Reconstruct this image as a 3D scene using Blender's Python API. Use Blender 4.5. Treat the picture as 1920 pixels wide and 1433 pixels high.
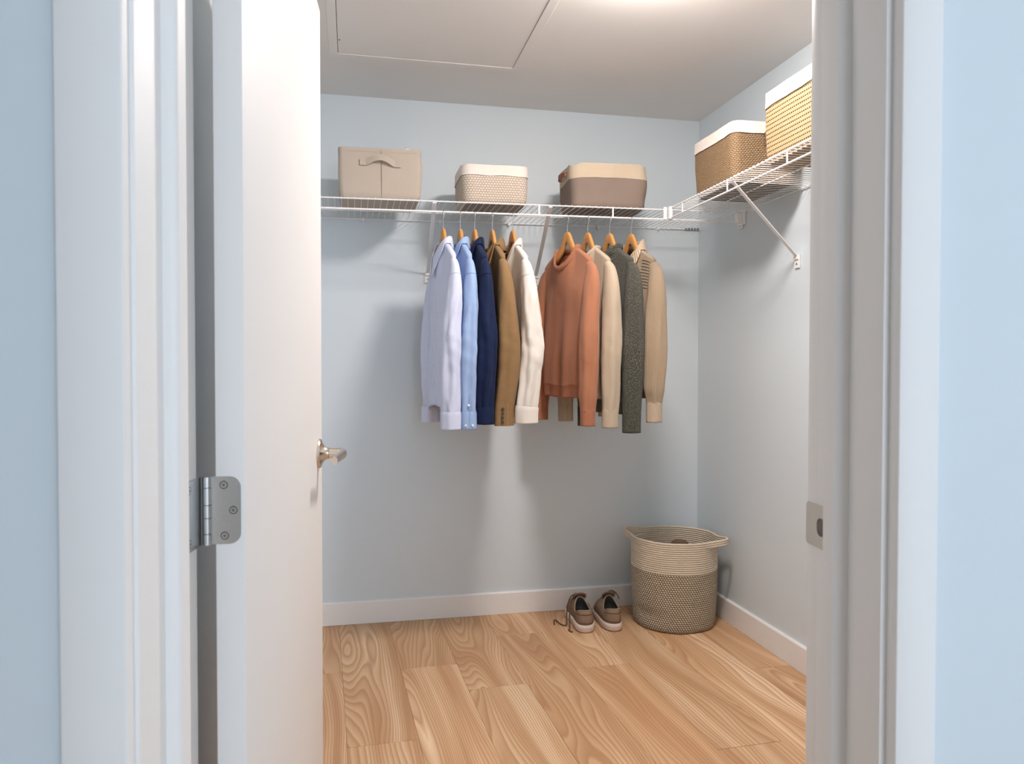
import bpy, bmesh, math, random
from mathutils import Vector, Matrix, noise
R = math.radians
for o in list(bpy.data.objects): bpy.data.objects.remove(o, do_unlink=True)
SC = bpy.context.scene
COL = SC.collection

# ------------------------------------------------------------------ camera
CAM_H = 1.197
cd = bpy.data.cameras.new('camera'); cam = bpy.data.objects.new('camera', cd); COL.objects.link(cam)
cd.sensor_width = 36; cd.lens = 1414 / 1920 * 36; cd.clip_start = .02
yaw, pitch, roll = R(12.0), R(-1.16), R(.05)
F = Vector((math.sin(yaw)*math.cos(pitch), math.cos(yaw)*math.cos(pitch), math.sin(pitch)))
Rt = Vector((math.cos(yaw), -math.sin(yaw), 0)); Up = Rt.cross(F)
R2 = Rt*math.cos(roll) + Up*math.sin(roll); U2 = -Rt*math.sin(roll) + Up*math.cos(roll)
cam.matrix_world = Matrix(((R2.x, U2.x, -F.x, 0), (R2.y, U2.y, -F.y, 0), (R2.z, U2.z, -F.z, CAM_H), (0, 0, 0, 1)))
cd.dof.use_dof = True; cd.dof.focus_distance = 2.6; cd.dof.aperture_fstop = 9.0
SC.camera = cam

# ------------------------------------------------------------------ world, daylight, exposure
DOOR_YAW = R(7.7)                    # the doorway wall is not square with the closet
DM = Matrix.Rotation(-DOOR_YAW, 4, 'Z')
w = bpy.data.worlds.new('world'); SC.world = w; w.use_nodes = True
wb = w.node_tree.nodes['Background']; wb.inputs[0].default_value = (.70, .84, 1, 1); wb.inputs[1].default_value = 1.0
WIN = (1.45, -2.72, 1.45)            # middle of the hall window, in the doorway's own axes
ad = bpy.data.lights.new('window_daylight', 'AREA'); ad.shape = 'RECTANGLE'; ad.size = 1.3; ad.size_y = 1.5
ad.color = (.70, .84, 1.0); ad.energy = 58
al = bpy.data.objects.new('window_daylight', ad); COL.objects.link(al)
al.matrix_world = DM @ Matrix.Translation(WIN) @ Matrix.Rotation(R(90), 4, 'X')
LAMP_POS = (0.90, 2.12); LAMP_E = 128.0; LAMP_COL = (1.0, .90, .85)
vs = SC.view_settings; vs.view_transform = 'Standard'; vs.look = 'None'; vs.gamma = 1; vs.use_curve_mapping = False
vs.exposure = 0.25
try: SC.cycles.use_denoising = True
except Exception: pass
SC.cycles.max_bounces = 8; SC.cycles.diffuse_bounces = 7; SC.cycles.glossy_bounces = 2; SC.cycles.use_light_tree = False
SC.cycles.use_adaptive_sampling = True; SC.cycles.adaptive_threshold = .04; SC.cycles.adaptive_min_samples = 16

# ------------------------------------------------------------------ helpers
class G:
    """small node graph writer"""
    def __init__(s, name):
        s.m = bpy.data.materials.new(name); s.m.use_nodes = True; s.t = s.m.node_tree
        s.b = s.t.nodes['Principled BSDF']
    def n(s, typ, **k):
        nd = s.t.nodes.new(typ)
        for a, v in k.items(): setattr(nd, a, v)
        return nd
    def put(s, sock, v):
        if isinstance(v, bpy.types.NodeSocket): s.t.links.new(v, sock)
        elif v is not None:
            if sock.type == 'RGBA' and not isinstance(v, (int, float)): sock.default_value = (*v[:3], 1)
            else: sock.default_value = v
    def f(s, op, a, b=None, c=None):
        nd = s.n('ShaderNodeMath', operation=op); s.put(nd.inputs[0], a)
        if b is not None: s.put(nd.inputs[1], b)
        if c is not None: s.put(nd.inputs[2], c)
        return nd.outputs[0]
    def uv(s):
        o = s.n('ShaderNodeUVMap').outputs[0]; sp = s.n('ShaderNodeSeparateXYZ'); s.put(sp.inputs[0], o)
        return sp.outputs[0], sp.outputs[1], o
    def obj(s):
        o = s.n('ShaderNodeTexCoord').outputs['Object']; sp = s.n('ShaderNodeSeparateXYZ'); s.put(sp.inputs[0], o)
        return sp.outputs[0], sp.outputs[1], sp.outputs[2], o
    def xyz(s, x, y, z):
        c = s.n('ShaderNodeCombineXYZ'); s.put(c.inputs[0], x); s.put(c.inputs[1], y); s.put(c.inputs[2], z); return c.outputs[0]
    def noise(s, vec, scale, detail=2, rough=.5, dist=0):
        nd = s.n('ShaderNodeTexNoise'); s.put(nd.inputs['Vector'], vec); s.put(nd.inputs['Scale'], scale)
        s.put(nd.inputs['Detail'], detail); s.put(nd.inputs['Roughness'], rough); s.put(nd.inputs['Distortion'], dist)
        return nd.outputs[0]
    def mix(s, fac, a, b):
        nd = s.n('ShaderNodeMix', data_type='RGBA'); s.put(nd.inputs[0], fac); s.put(nd.inputs[6], a); s.put(nd.inputs[7], b)
        return nd.outputs[2]
    def ramp(s, fac, stops):
        nd = s.n('ShaderNodeValToRGB'); e = nd.color_ramp.elements
        for i, (p, c) in enumerate(stops):
            if i > 1: e.new(p)
            e[i].position = p; e[i].color = (*c, 1)
        s.put(nd.inputs[0], fac); return nd.outputs[0]
    def smooth(s, x, a, b):
        nd = s.n('ShaderNodeMapRange', interpolation_type='SMOOTHSTEP'); s.put(nd.inputs[0], x)
        nd.inputs[1].default_value = a; nd.inputs[2].default_value = b; return nd.outputs[0]
    def bump(s, h, strength=.5, dist=.002):
        nd = s.n('ShaderNodeBump'); s.put(nd.inputs['Height'], h); nd.inputs['Strength'].default_value = strength
        nd.inputs['Distance'].default_value = dist; s.put(s.b.inputs['Normal'], nd.outputs[0])
    def done(s, color=None, rough=.6, metal=0, spec=None, sheen=None):
        if color is not None: s.put(s.b.inputs['Base Color'], color)
        s.put(s.b.inputs['Roughness'], rough); s.b.inputs['Metallic'].default_value = metal
        if spec is not None: s.b.inputs['Specular IOR Level'].default_value = spec
        if sheen: s.b.inputs['Sheen Weight'].default_value = sheen
        return s.m
def srgb(r, g, b):
    return tuple((c/12.92 if c <= .04045 else ((c+.055)/1.055)**2.4) for c in (r/255, g/255, b/255))
def plain(name, col, rough=.5, metal=0, spec=None, nscale=None, namt=.1, bump=0, bdist=.001):
    g = G(name); c = col
    x, y, z, o = g.obj()
    nz = g.noise(o, nscale or 30, 3)
    c = g.mix(nz, tuple(v*(1-namt) for v in col), tuple(min(1, v*(1+namt)) for v in col))
    if bump: g.bump(nz, bump, bdist)
    return g.done(c, rough, metal, spec)

class MB:
    def __init__(s): s.v = []; s.f = []; s.uv = []
    def add(s, vs, fs, uvs=None):
        b = len(s.v); s.v += [tuple(v) for v in vs]
        for i, f in enumerate(fs):
            s.f.append(tuple(b+k for k in f)); s.uv.append(uvs[i] if uvs else None)
        return s
    def box(s, x0, x1, y0, y1, z0, z1):
        v = [(x, y, z) for x in (x0, x1) for y in (y0, y1) for z in (z0, z1)]
        return s.add(v, [(0,1,3,2),(4,6,7,5),(0,4,5,1),(2,3,7,6),(0,2,6,4),(1,5,7,3)])
    def bbox(s, x0, x1, y0, y1, z0, z1, b=.002, seg=2):
        bm = bmesh.new(); bmesh.ops.create_cube(bm, size=1)
        for v in bm.verts: v.co = Vector(((x0+x1)/2+v.co.x*(x1-x0), (y0+y1)/2+v.co.y*(y1-y0), (z0+z1)/2+v.co.z*(z1-z0)))
        b = min(b, .45*min(x1-x0, y1-y0, z1-z0))
        bmesh.ops.bevel(bm, geom=bm.edges[:], offset=b, segments=seg, affect='EDGES', profile=.5)
        bm.verts.ensure_lookup_table()
        s.add([v.co for v in bm.verts], [[v.index for v in f.verts] for f in bm.faces]); bm.free(); return s
    def grid(s, rows, closed=False, uvs=None, flip=False):
        """rows: list of equal-length point lists"""
        n = len(rows[0]); vs = [p for r in rows for p in r]; fs = []; fu = []
        m = n if closed else n-1
        for i in range(len(rows)-1):
            for j in range(m):
                k = (j+1) % n
                q = [(i, j), (i, j+1), (i+1, j+1), (i+1, j)]
                idx = [i*n+j, i*n+k, (i+1)*n+k, (i+1)*n+j]
                if flip: idx.reverse(); q.reverse()
                fs.append(idx)
                if uvs: fu.append([uvs(a, b) for a, b in q])
        return s.add(vs, fs, fu or None)
    def tube(s, pts, rad, n=8, cap=True, up=None, closed=False, rect=False):
        pts = [Vector(p) for p in pts]; L = len(pts); rows = []; prev = None; acc = 0; accs = []
        for i, p in enumerate(pts):
            if closed: t = (pts[(i+1) % L]-pts[i-1]).normalized()
            else: t = (pts[min(i+1, L-1)]-pts[max(i-1, 0)]).normalized()
            if up is not None: a = Vector(up)
            elif prev is None: a = Vector((0, 0, 1)) if abs(t.z) < .9 else Vector((1, 0, 0))
            else: a = prev
            a = (a-t*a.dot(t)).normalized(); prev = a; b = t.cross(a)
            r = rad[i] if isinstance(rad, (list, tuple)) else rad
            ra, rb = r if isinstance(r, (list, tuple)) else (r, r)
            rows.append([p + a*ra*math.cos(2*math.pi*k/n) + b*rb*math.sin(2*math.pi*k/n) for k in range(n)])
            if rect: rows[-1] = [p+a*ra*x+b*rb*y for x, y in ((1, 1), (-1, 1), (-1, -1), (1, -1))]
            if i: acc += (pts[i]-pts[i-1]).length
            accs.append(acc)
        if closed: rows.append(rows[0]); accs.append(acc)
        r0 = rad if isinstance(rad, float) else .04
        s.grid(rows, True, uvs=lambda i, j: (j/n*6.28*r0, accs[i]))
        if cap and not closed:
            s.add(rows[0], [tuple(range(n))[::-1]]); s.add(rows[-1], [tuple(range(n))])
        return s
    def disc(s, c, axis, r, h, n=20, r2=None):
        a = Vector(axis).normalized(); c = Vector(c)
        return s.tube([c, c+a*h], [r, r if r2 is None else r2], n)
    def lathe(s, prof, n=32, c=(0, 0, 0)):
        rows = [[(c[0]+r*math.cos(2*math.pi*k/n), c[1]+r*math.sin(2*math.pi*k/n), c[2]+z) for k in range(n)] for r, z in prof]
        return s.grid(rows, True)
    def mesh(s, name, smooth=True, weld=0):
        me = bpy.data.meshes.new(name); me.from_pydata(s.v, [], s.f)
        if any(s.uv):
            ul = me.uv_layers.new(name='UVMap'); k = 0; d = ul.data
            for fi, f in enumerate(s.f):
                u = s.uv[fi]
                for q in range(len(f)):
                    if u: d[k].uv = u[q]
                    k += 1
        if weld:
            bm = bmesh.new(); bm.from_mesh(me); bmesh.ops.remove_doubles(bm, verts=bm.verts[:], dist=weld); bm.to_mesh(me); bm.free()
        if smooth:
            for p in me.polygons: p.use_smooth = True
            if smooth == 'auto':
                me.set_sharp_from_angle(angle=R(35))
        return me
    def build(s, name, mat, parent=None, smooth='auto', weld=0):
        return link(name, s.mesh(name, smooth, weld), mat, parent)
def link(name, me, mat=None, parent=None):
    o = bpy.data.objects.new(name, me); COL.objects.link(o)
    if mat is not None and not me.materials: me.materials.append(mat)
    if parent is not None: o.parent = parent
    return o
def tag(o, label=None, cat=None, group=None, kind=None):
    if label: o['label'] = label
    if cat: o['category'] = cat
    if group: o['group'] = group
    if kind: o['kind'] = kind
    return o
def thing(name, loc, label, cat, rz=0, group=None):
    o = bpy.data.objects.new(name, None); COL.objects.link(o); o.location = loc; o.rotation_euler = (0, 0, rz)
    o.empty_display_size = .05
    return tag(o, label, cat, group)
def door_axes(o): o.rotation_euler = (0, 0, -DOOR_YAW); return o
def lerp(a, b, t): return a+(b-a)*t
def sstep(a, b, x):
    t = min(1, max(0, (x-a)/(b-a))); return t*t*(3-2*t)
def curve(tab, x):
    """smooth interpolation through a table of (x, y)"""
    if x <= tab[0][0]: return tab[0][1]
    for i in range(len(tab)-1):
        x0, y0 = tab[i]; x1, y1 = tab[i+1]
        if x <= x1:
            xm, ym = tab[i-1] if i else (2*x0-x1, y0); xp, yp = tab[i+2] if i+2 < len(tab) else (2*x1-x0, y1)
            m0 = (y1-ym)/(x1-xm)*(x1-x0); m1 = (yp-y0)/(xp-x0)*(x1-x0); t = (x-x0)/(x1-x0)
            return (2*t**3-3*t*t+1)*y0+(t**3-2*t*t+t)*m0+(-2*t**3+3*t*t)*y1+(t**3-t*t)*m1
    return tab[-1][1]
def nz(x, y=0, z=0): return noise.noise(Vector((x, y, z)))

# ------------------------------------------------------------------ materials
def paint(name, col, rough=.55, bump=.06):
    g = G(name); x, y, z, o = g.obj(); n = g.noise(o, 900, 2); n2 = g.noise(o, 3, 2)
    c = g.mix(n2, tuple(v*.985 for v in col), tuple(min(1, v*1.015) for v in col)); g.bump(n, bump, .0006)
    return g.done(c, rough, spec=.35)
M = {}
M['wall'] = paint('pale_blue_wall_paint', (.652, .724, .770))
M['ceil'] = paint('ceiling_white_paint', (.80, .785, .765), .7)
M['trim'] = paint('white_trim_paint', (.825, .82, .81), .5, .03)
M['door'] = paint('white_door_paint', (.79, .785, .775), .55, .03)
M['steel'] = plain('brushed_steel', (.50, .50, .49), .36, 1, nscale=300, namt=.08)
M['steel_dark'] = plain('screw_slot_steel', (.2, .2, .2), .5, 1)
M['nickel'] = plain('satin_nickel', (.72, .64, .55), .25, 1, nscale=200, namt=.05)
M['wire'] = plain('white_vinyl_wire', (.84, .84, .84), .35, namt=.02)
M['plastic'] = plain('white_plastic', (.82, .82, .82), .4, namt=.02)
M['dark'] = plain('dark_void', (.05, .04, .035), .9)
M['chrome'] = plain('hook_chrome', (.75, .75, .76), .22, 1)
M['screw'] = plain('zinc_screw', (.35, .34, .33), .4, 1)
def wood_floor():
    g = G('ash_plank'); x, y, z, o = g.obj()
    rnd = g.n('ShaderNodeObjectInfo').outputs['Random']
    off = g.f('MULTIPLY', rnd, 37.0)
    xs = g.f('ADD', x, off)
    warp = g.noise(g.xyz(g.f('MULTIPLY', xs, 4.2), g.f('MULTIPLY', y, .75), off), 1.0, 1.5, .4)
    v = g.f('ADD', g.f('MULTIPLY', xs, 6.0), g.f('MULTIPLY', warp, 2.6))
    fine = g.noise(g.xyz(g.f('MULTIPLY', xs, 220), g.f('MULTIPLY', y, 6), off), 1.0, 3, .6)
    v = g.f('ADD', v, g.f('MULTIPLY', fine, .012))
    ring = g.f('FRACT', g.f('MULTIPLY', v, 12.5))
    big = g.noise(g.xyz(v, g.f('MULTIPLY', y, .25), off), 2.6, 2, .5)
    line = g.ramp(ring, [(0, (1, 1, 1)), (.5, (.5, .5, .5)), (.82, (0, 0, 0)), (1, (.9, .9, .9))])
    base = g.ramp(big, [(.34, srgb(196, 153, 113)), (.45, srgb(212, 173, 134)), (.56, srgb(224, 188, 149)), (.67, srgb(244, 215, 180))])
    dark = g.mix(.85, base, srgb(172, 124, 84))
    amt = g.f('MULTIPLY', g.f('SUBTRACT', 1.0, line), .86)
    c = g.mix(amt, base, dark)
    c = g.mix(g.f('MULTIPLY', fine, .22), c, srgb(190, 144, 104))
    tint = g.mix(rnd, (.93, .92, .90), (1.05, 1.04, 1.03))
    m = g.n('ShaderNodeMix', data_type='RGBA', blend_type='MULTIPLY'); m.inputs[0].default_value = 1
    g.put(m.inputs[6], c); g.put(m.inputs[7], tint)
    g.bump(fine, .12, .0006)
    return g.done(m.outputs[2], .42, spec=.4)
M['floor'] = wood_floor()
M['subfloor'] = plain('dark_subfloor', (.10, .07, .045), .9)
def hanger_wood():
    g = G('hanger_beech'); x, y, z, o = g.obj()
    n = g.noise(g.xyz(g.f('MULTIPLY', x, 30), g.f('MULTIPLY', y, 300), g.f('MULTIPLY', z, 300)), 1, 3)
    return g.done(g.mix(n, srgb(186, 126, 66), srgb(222, 166, 98)), .38)
M['hanger'] = hanger_wood()
def weave(name, c1, c2, px, py, bump=.6, dist=.0015, mottle=.35, rough=.85, sheen=0, slub=0):
    """plain basket weave in metres on the mesh UVs"""
    g = G(name); u, v, o = g.uv()
    a = g.f('SINE', g.f('MULTIPLY', u, 2*math.pi/px)); b = g.f('SINE', g.f('MULTIPLY', v, 2*math.pi/py))
    ab = g.f('MULTIPLY', a, b); h = g.f('MULTIPLY_ADD', ab, .5, .5)
    n = g.noise(g.xyz(g.f('MULTIPLY', u, .7/px), g.f('MULTIPLY', v, .7/py), 0), 1, 2)
    n2 = g.noise(o, 14, 3)
    f = g.f('ADD', g.f('MULTIPLY', h, 1-mottle), g.f('MULTIPLY', n, mottle))
    if slub:
        sl = g.noise(g.xyz(g.f('MULTIPLY', u, 60), g.f('MULTIPLY', v, 900), 0), 1, 2); sl2 = g.noise(g.xyz(g.f('MULTIPLY', u, 900), g.f('MULTIPLY', v, 60), 3), 1, 2)
        f = g.f('ADD', g.f('MULTIPLY', f, 1-slub), g.f('MULTIPLY', g.f('ADD', sl, sl2), slub*.5))
    c = g.mix(f, c1, c2)
    c = g.mix(g.f('MULTIPLY', n2, .18), c, tuple(k*.8 for k in c1))
    g.bump(h, bump, dist)
    return g.done(c, rough, spec=.2, sheen=sheen)
def knit(name, c1, c2, p, bump=.7, dist=.0015, mottle=.3, flecks=None, chev=.6, sheen=.15):
    """V shaped stitches in columns"""
    g = G(name); u, v, o = g.uv()
    fu = g.f('FRACT', g.f('MULTIPLY', u, 1/p)); tri = g.f('ABSOLUTE', g.f('SUBTRACT', fu, .5))
    ph = g.f('ADD', g.f('MULTIPLY', v, 1/(p*.8)), g.f('MULTIPLY', tri, 2*chev))
    st = g.f('MULTIPLY_ADD', g.f('SINE', g.f('MULTIPLY', ph, 2*math.pi)), .5, .5)
    colm = g.f('SINE', g.f('MULTIPLY', fu, math.pi*2)); colm = g.f('ABSOLUTE', colm)
    h = g.f('MULTIPLY', g.f('POWER', colm, .5), g.f('MULTIPLY_ADD', st, .7, .3))
    n = g.noise(g.xyz(g.f('MULTIPLY', u, .8/p), g.f('MULTIPLY', v, .8/p), 0), 1, 3)
    f = g.f('ADD', g.f('MULTIPLY', h, 1-mottle), g.f('MULTIPLY', n, mottle))
    c = g.mix(f, c1, c2)
    if flecks:
        fl = g.noise(g.xyz(g.f('MULTIPLY', u, 1.1/p), g.f('MULTIPLY', v, 1.1/p), 5), 1.0, 2, .7)
        c = g.mix(g.smooth(fl, .52, .66), c, flecks)
    g.bump(h, bump, dist)
    return g.done(c, .9, spec=.15, sheen=sheen)
def rib(name, c1, c2, p, bump=.8, dist=.002, mottle=.2, flecks=None):
    g = G(name); u, v, o = g.uv()
    h = g.f('MULTIPLY_ADD', g.f('SINE', g.f('MULTIPLY', u, 2*math.pi/p)), .5, .5)
    n = g.noise(g.xyz(g.f('MULTIPLY', u, 300), g.f('MULTIPLY', v, 300), 0), 1, 3)
    f = g.f('ADD', g.f('MULTIPLY', h, 1-mottle), g.f('MULTIPLY', n, mottle)); c = g.mix(f, c1, c2)
    if flecks:
        fl = g.noise(g.xyz(g.f('MULTIPLY', u, 260), g.f('MULTIPLY', v, 260), 5), 1.0, 2, .7); c = g.mix(g.smooth(fl, .52, .66), c, flecks)
    g.bump(h, bump, dist); return g.done(c, .9, spec=.15, sheen=.1)
def cloth(name, c1, c2, stripe=0, rough=.8, thread=.0012, sheen=.05):
    g = G(name); u, v, o = g.uv()
    n = g.noise(o, 40, 3); t = g.noise(g.xyz(g.f('MULTIPLY', u, 1/thread), g.f('MULTIPLY', v, .25/thread), 0), 1, 2)
    f = g.f('ADD', g.f('MULTIPLY', n, .45), g.f('MULTIPLY', t, .55))
    c = g.mix(f, c1, c2)
    if stripe:
        s = g.f('MULTIPLY_ADD', g.f('SINE', g.f('MULTIPLY', u, 2*math.pi/stripe)), .5, .5)
        c = g.mix(g.f('MULTIPLY', g.smooth(s, .5, .9), .2), c, tuple(k*.72 for k in c1))
    g.bump(t, .15, .0005)
    return g.done(c, rough, spec=.2, sheen=sheen)

# ================================================================== SETTING
XL, XR, YB, ZC = -.292, 1.727, 3.565, 2.44
def struct(o, label=None): o['kind'] = 'structure'; tag(o, label); return o
struct(MB().box(XL-.1, XR+.1, YB, YB+.1, -.02, ZC+.02).build('wall_back', M['wall'], smooth=False))
struct(MB().box(XL-.1, XL, 1.0, YB, -.02, ZC+.02).build('wall_left', M['wall'], smooth=False))
struct(MB().box(XR, XR+.1, .70, YB, -.02, ZC+.02).build('wall_right', M['wall'], smooth=False))
struct(MB().box(-3.2, 3.2, -3.4, YB+.1, ZC, ZC+.08).build('ceiling', M['ceil'], smooth=False))
JL, JR, YF, YC = -.3336, .4826, .8195, 1.0          # jamb faces and the two faces of the doorway wall, in the doorway's axes
HD = 2.045                                          # underside of the head jamb
mb = MB(); mb.box(-2.3, JL-.018, YF, YC, -.02, ZC+.02); mb.box(JR+.018, 2.3, YF, YC, -.02, ZC+.02); mb.box(JL-.018, JR+.018, YF, YC, HD+.018, ZC+.02)
struct(door_axes(mb.build('wall_front', M['wall'], smooth=False)))
struct(door_axes(MB().box(-2.4, -2.3, -2.8, YC, -.02, ZC+.02).build('wall_hall_left', M['wall'], smooth=False)))
struct(door_axes(MB().box(2.3, 2.4, -2.8, YC, -.02, ZC+.02).build('wall_hall_right', M['wall'], smooth=False)))
wx0, wx1, wz0, wz1 = WIN[0]-.7, WIN[0]+.7, WIN[2]-.8, WIN[2]+.8
mb = MB(); mb.box(-2.3, wx0, -2.8, -2.7, -.02, ZC+.02); mb.box(wx1, 2.3, -2.8, -2.7, -.02, ZC+.02)
mb.box(wx0, wx1, -2.8, -2.7, -.02, wz0); mb.box(wx0, wx1, -2.8, -2.7, wz1, ZC+.02)
struct(door_axes(mb.build('wall_hall_back', M['wall'], smooth=False)))
mb = MB()
for a, b, c, d in ((wx0, wx1, wz0, wz0+.04), (wx0, wx1, wz1-.04, wz1), (wx0, wx0+.04, wz0+.04, wz1-.04), (wx1-.04, wx1, wz0+.04, wz1-.04), (WIN[0]-.02, WIN[0]+.02, wz0+.04, wz1-.04)):
    mb.box(a, b, -2.79, -2.75, c, d)
win = struct(door_axes(mb.build('window_1', M['trim'], smooth=False)))
gl = G('window_glass'); gl.b.inputs['Transmission Weight'].default_value = 1; M['glass'] = gl.done((1, 1, 1), 0.0)
for a, b in ((wx0+.04, WIN[0]-.02), (WIN[0]+.02, wx1-.04)):
    MB().box(a, b, -2.772, -2.768, wz0+.04, wz1-.04).build('pane', M['glass'], win, smooth=False)

# ---- floor: every plank a piece of its own
floor = struct(MB().box(-3.0, 3.0, -3.2, YB+.1, -.06, -.016).build('floor', M['subfloor'], smooth=False))
PW, PL, PA = .225, 1.42, R(2.1)
pm = MB().bbox(.0004, PW-.0004, .0005, PL-.0005, -.016, 0, .0007, 1).mesh('plank', smooth=False); pm.materials.append(M['floor'])
seams = {-1: 2.56, 0: 3.0, 1: 2.985, 2: 2.745, 3: 3.27, 4: 2.85, 5: 2.15, 6: 3.42, 7: 2.6, -2: 3.1}
seams = {0: 3.0, 1: 2.40, 2: 2.985, 3: 2.745, 4: 3.27, 5: 2.85, 6: 2.15, 7: 3.42, 8: 2.7, -1: 2.56}
for k in range(-11, 14):
    random.seed(k+50); s0 = seams.get(k-0, 2.0+random.random()*1.4)
    for j in range(-5, 2):
        yy = s0 + j*PL
        if yy > YB or yy+PL < -3.1: continue
        x0 = -.04 - PW + PW*k + (-math.tan(PA))*(yy-3.0)
        o = link('plank', pm, None, floor); o.location = (x0, yy, 0); o.rotation_euler = (0, 0, PA)

# ---- baseboards
def baseboard(name, p0, p1, nrm, mat=None):
    p0, p1, n = Vector(p0), Vector(p1), Vector(nrm); h, t = .106, .013
    prof = [(0, 0), (t, 0), (t, h-.006), (t-.003, h-.0015), (t-.006, h), (0, h)]
    rows = [[tuple(p + n*a + Vector((0, 0, b))) for a, b in prof] for p in (p0, p1)]
    m = MB().grid(rows, True); m.add(rows[0], [tuple(range(6))]); m.add(rows[1], [tuple(range(6))[::-1]])
    return struct(m.build(name, M['trim'], smooth=False))
baseboard('baseboard_back', (XL, YB, .001), (XR, YB, .001), (0, -1, 0))
baseboard('baseboard_right', (XR, .78, .001), (XR, YB-.013, .001), (-1, 0, 0))
baseboard('baseboard_left', (XL, 1.06, .001), (XL, YB-.013, .001), (1, 0, 0))
for nm, x0, x1 in (('baseboard_hall_left', -2.3, JL-.075), ('baseboard_hall_right', JR+.057, 2.3)):
    door_axes(baseboard(nm, (x0, YF, .001), (x1, YF, .001), (0, -1, 0)))

# ---- door frame: jambs with stops, casings
SF, SB, ST = .8920, .9215, .0172      # stop front, stop back, stop thickness
def stop_profile(xj, sg):
    # rounded nose on the hall side
    pr = [(xj, SF), (xj+sg*.006, SF)]
    for k in range(1, 7):
        a = k/6*math.pi/2; pr.append((xj+sg*(.006+(ST-.006)*math.sin(a)), SF+.008*(1-math.cos(a))))
    pr += [(xj+sg*ST, SB), (xj, SB)]
    return pr
def extrude(pr, z0, z1):
    rows = [[(x, y, z) for x, y in pr] for z in (z0, z1)]
    m = MB().grid(rows, True); m.add(rows[0], [tuple(range(len(pr)))[::-1]]); m.add(rows[1], [tuple(range(len(pr)))]); return m
jl = struct(door_axes(MB().bbox(JL-.018, JL, YF, YC, 0, HD, .0015, 2).build('trim_1', M['trim'])), 'white door jamb on the hinge side')
extrude(stop_profile(JL, 1), 0, HD).build('door_stop', M['trim'], jl)
SZ = .985                             # strike height
mb = MB(); py0, py1 = .948, .972
mb.bbox(JR, JR+.018, YF, py0, 0, HD, .0012); mb.bbox(JR, JR+.018, py1, YC, 0, HD, .0015)
mb.box(JR, JR+.018, py0, py1, 0, SZ-.015); mb.box(JR, JR+.018, py0, py1, SZ+.015, HD); mb.box(JR+.013, JR+.018, py0, py1, SZ-.015, SZ+.015)
jr = struct(door_axes(mb.build('trim_2', M['trim'])), 'white door jamb on the latch side')
extrude(stop_profile(JR, -1), 0, HD).build('door_stop', M['trim'], jr)
MB().box(JR+.0122, JR+.0130, py0, py1, SZ-.015, SZ+.015).build('latch_pocket', plain('raw_wood_pocket', (.20, .13, .08), .9), jr, smooth=False)
struct(door_axes(MB().bbox(JL-.018, JR+.018, YF, YC, HD, HD+.018, .0012).build('trim_3', M['trim'])), 'white head jamb over the doorway')
def casing(name, xin, wd, sg, label):
    # flat casing with an eased edge and a small bead at its outer side
    y0 = YF; t = .0195
    pr = [(xin, y0), (xin, y0-t+.003), (xin+sg*.001, y0-t+.001), (xin+sg*.003, y0-t), (xin+sg*(wd-.004), y0-t), (xin+sg*(wd-.001), y0-t+.001), (xin+sg*wd, y0-t+.004), (xin+sg*wd, y0)]
    return struct(door_axes(extrude(pr, 0, HD+.07).build(name, M['trim'])), label)
casing('trim_4', JL-.0045, .0675, -1, 'white casing on the hinge side of the doorway')
casing('trim_5', JR+.0076, .0475, 1, 'white casing on the latch side of the doorway')
struct(door_axes(MB().bbox(JL-.0045, JR+.0076, YF-.0195, YF, HD+.006, HD+.07, .002).build('trim_6', M['trim'])), 'white casing over the doorway')

# ---- strike plate
def plate_with_hole(name, outer, inner, thick, mat, parent, to3):
    bm = bmesh.new(); es = []
    for lp in (outer, inner):
        if not lp: continue
        vs_ = [bm.verts.new((a, b, 0)) for a, b in lp]
        es += [bm.edges.new((vs_[i], vs_[(i+1) % len(vs_)])) for i in range(len(vs_))]
    bmesh.ops.triangle_fill(bm, use_beauty=True, use_dissolve=False, edges=es)
    r = bmesh.ops.extrude_face_region(bm, geom=bm.faces[:])
    for v in r['geom']:
        if isinstance(v, bmesh.types.BMVert): v.co.z = thick
    bmesh.ops.recalc_face_normals(bm, faces=bm.faces[:])
    for v in bm.verts: v.co = Vector(to3(*v.co))
    me = bpy.data.meshes.new(name); bm.to_mesh(me); bm.free()
    return link(name, me, mat, parent)
def rrect(x0, x1, y0, y1, rads, n=6):
    """corner radii in order lower-left, lower-right, upper-right, upper-left"""
    out = []
    for (cx, cy, a0), r in zip(((x0, y0, 180), (x1, y0, 270), (x1, y1, 0), (x0, y1, 90)), rads):
        ox = cx + (r if cx == x0 else -r); oy = cy + (r if cy == y0 else -r)
        for k in range(n+1):
            a = R(a0+90*k/n); out.append((ox+r*math.cos(a), oy+r*math.sin(a)))
            if r == 0: break
    return out
hole = rrect(.951, .969, -.012, .012, (.004, .010, .010, .004))
sp = plate_with_hole('strike_plate', rrect(.924, .9995, -.0285, .0285, (.001, .006, .006, .001)), hole, .0016, M['nickel'], jr, lambda a, b, c: (JR-.0003-c, a, SZ+b))
for z in (-.021, .021):
    s = MB().disc((JR-.0018, .9420, SZ+z), (-1, 0, 0), .0042, .0009, 16, .0032).build('screw', M['chrome'], sp)
    # slotted recess
    MB().disc((JR-.0026, .9420, SZ+z), (-1, 0, 0), .0016, .0003, 8).build('screw_socket', M['steel_dark'], sp)

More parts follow.
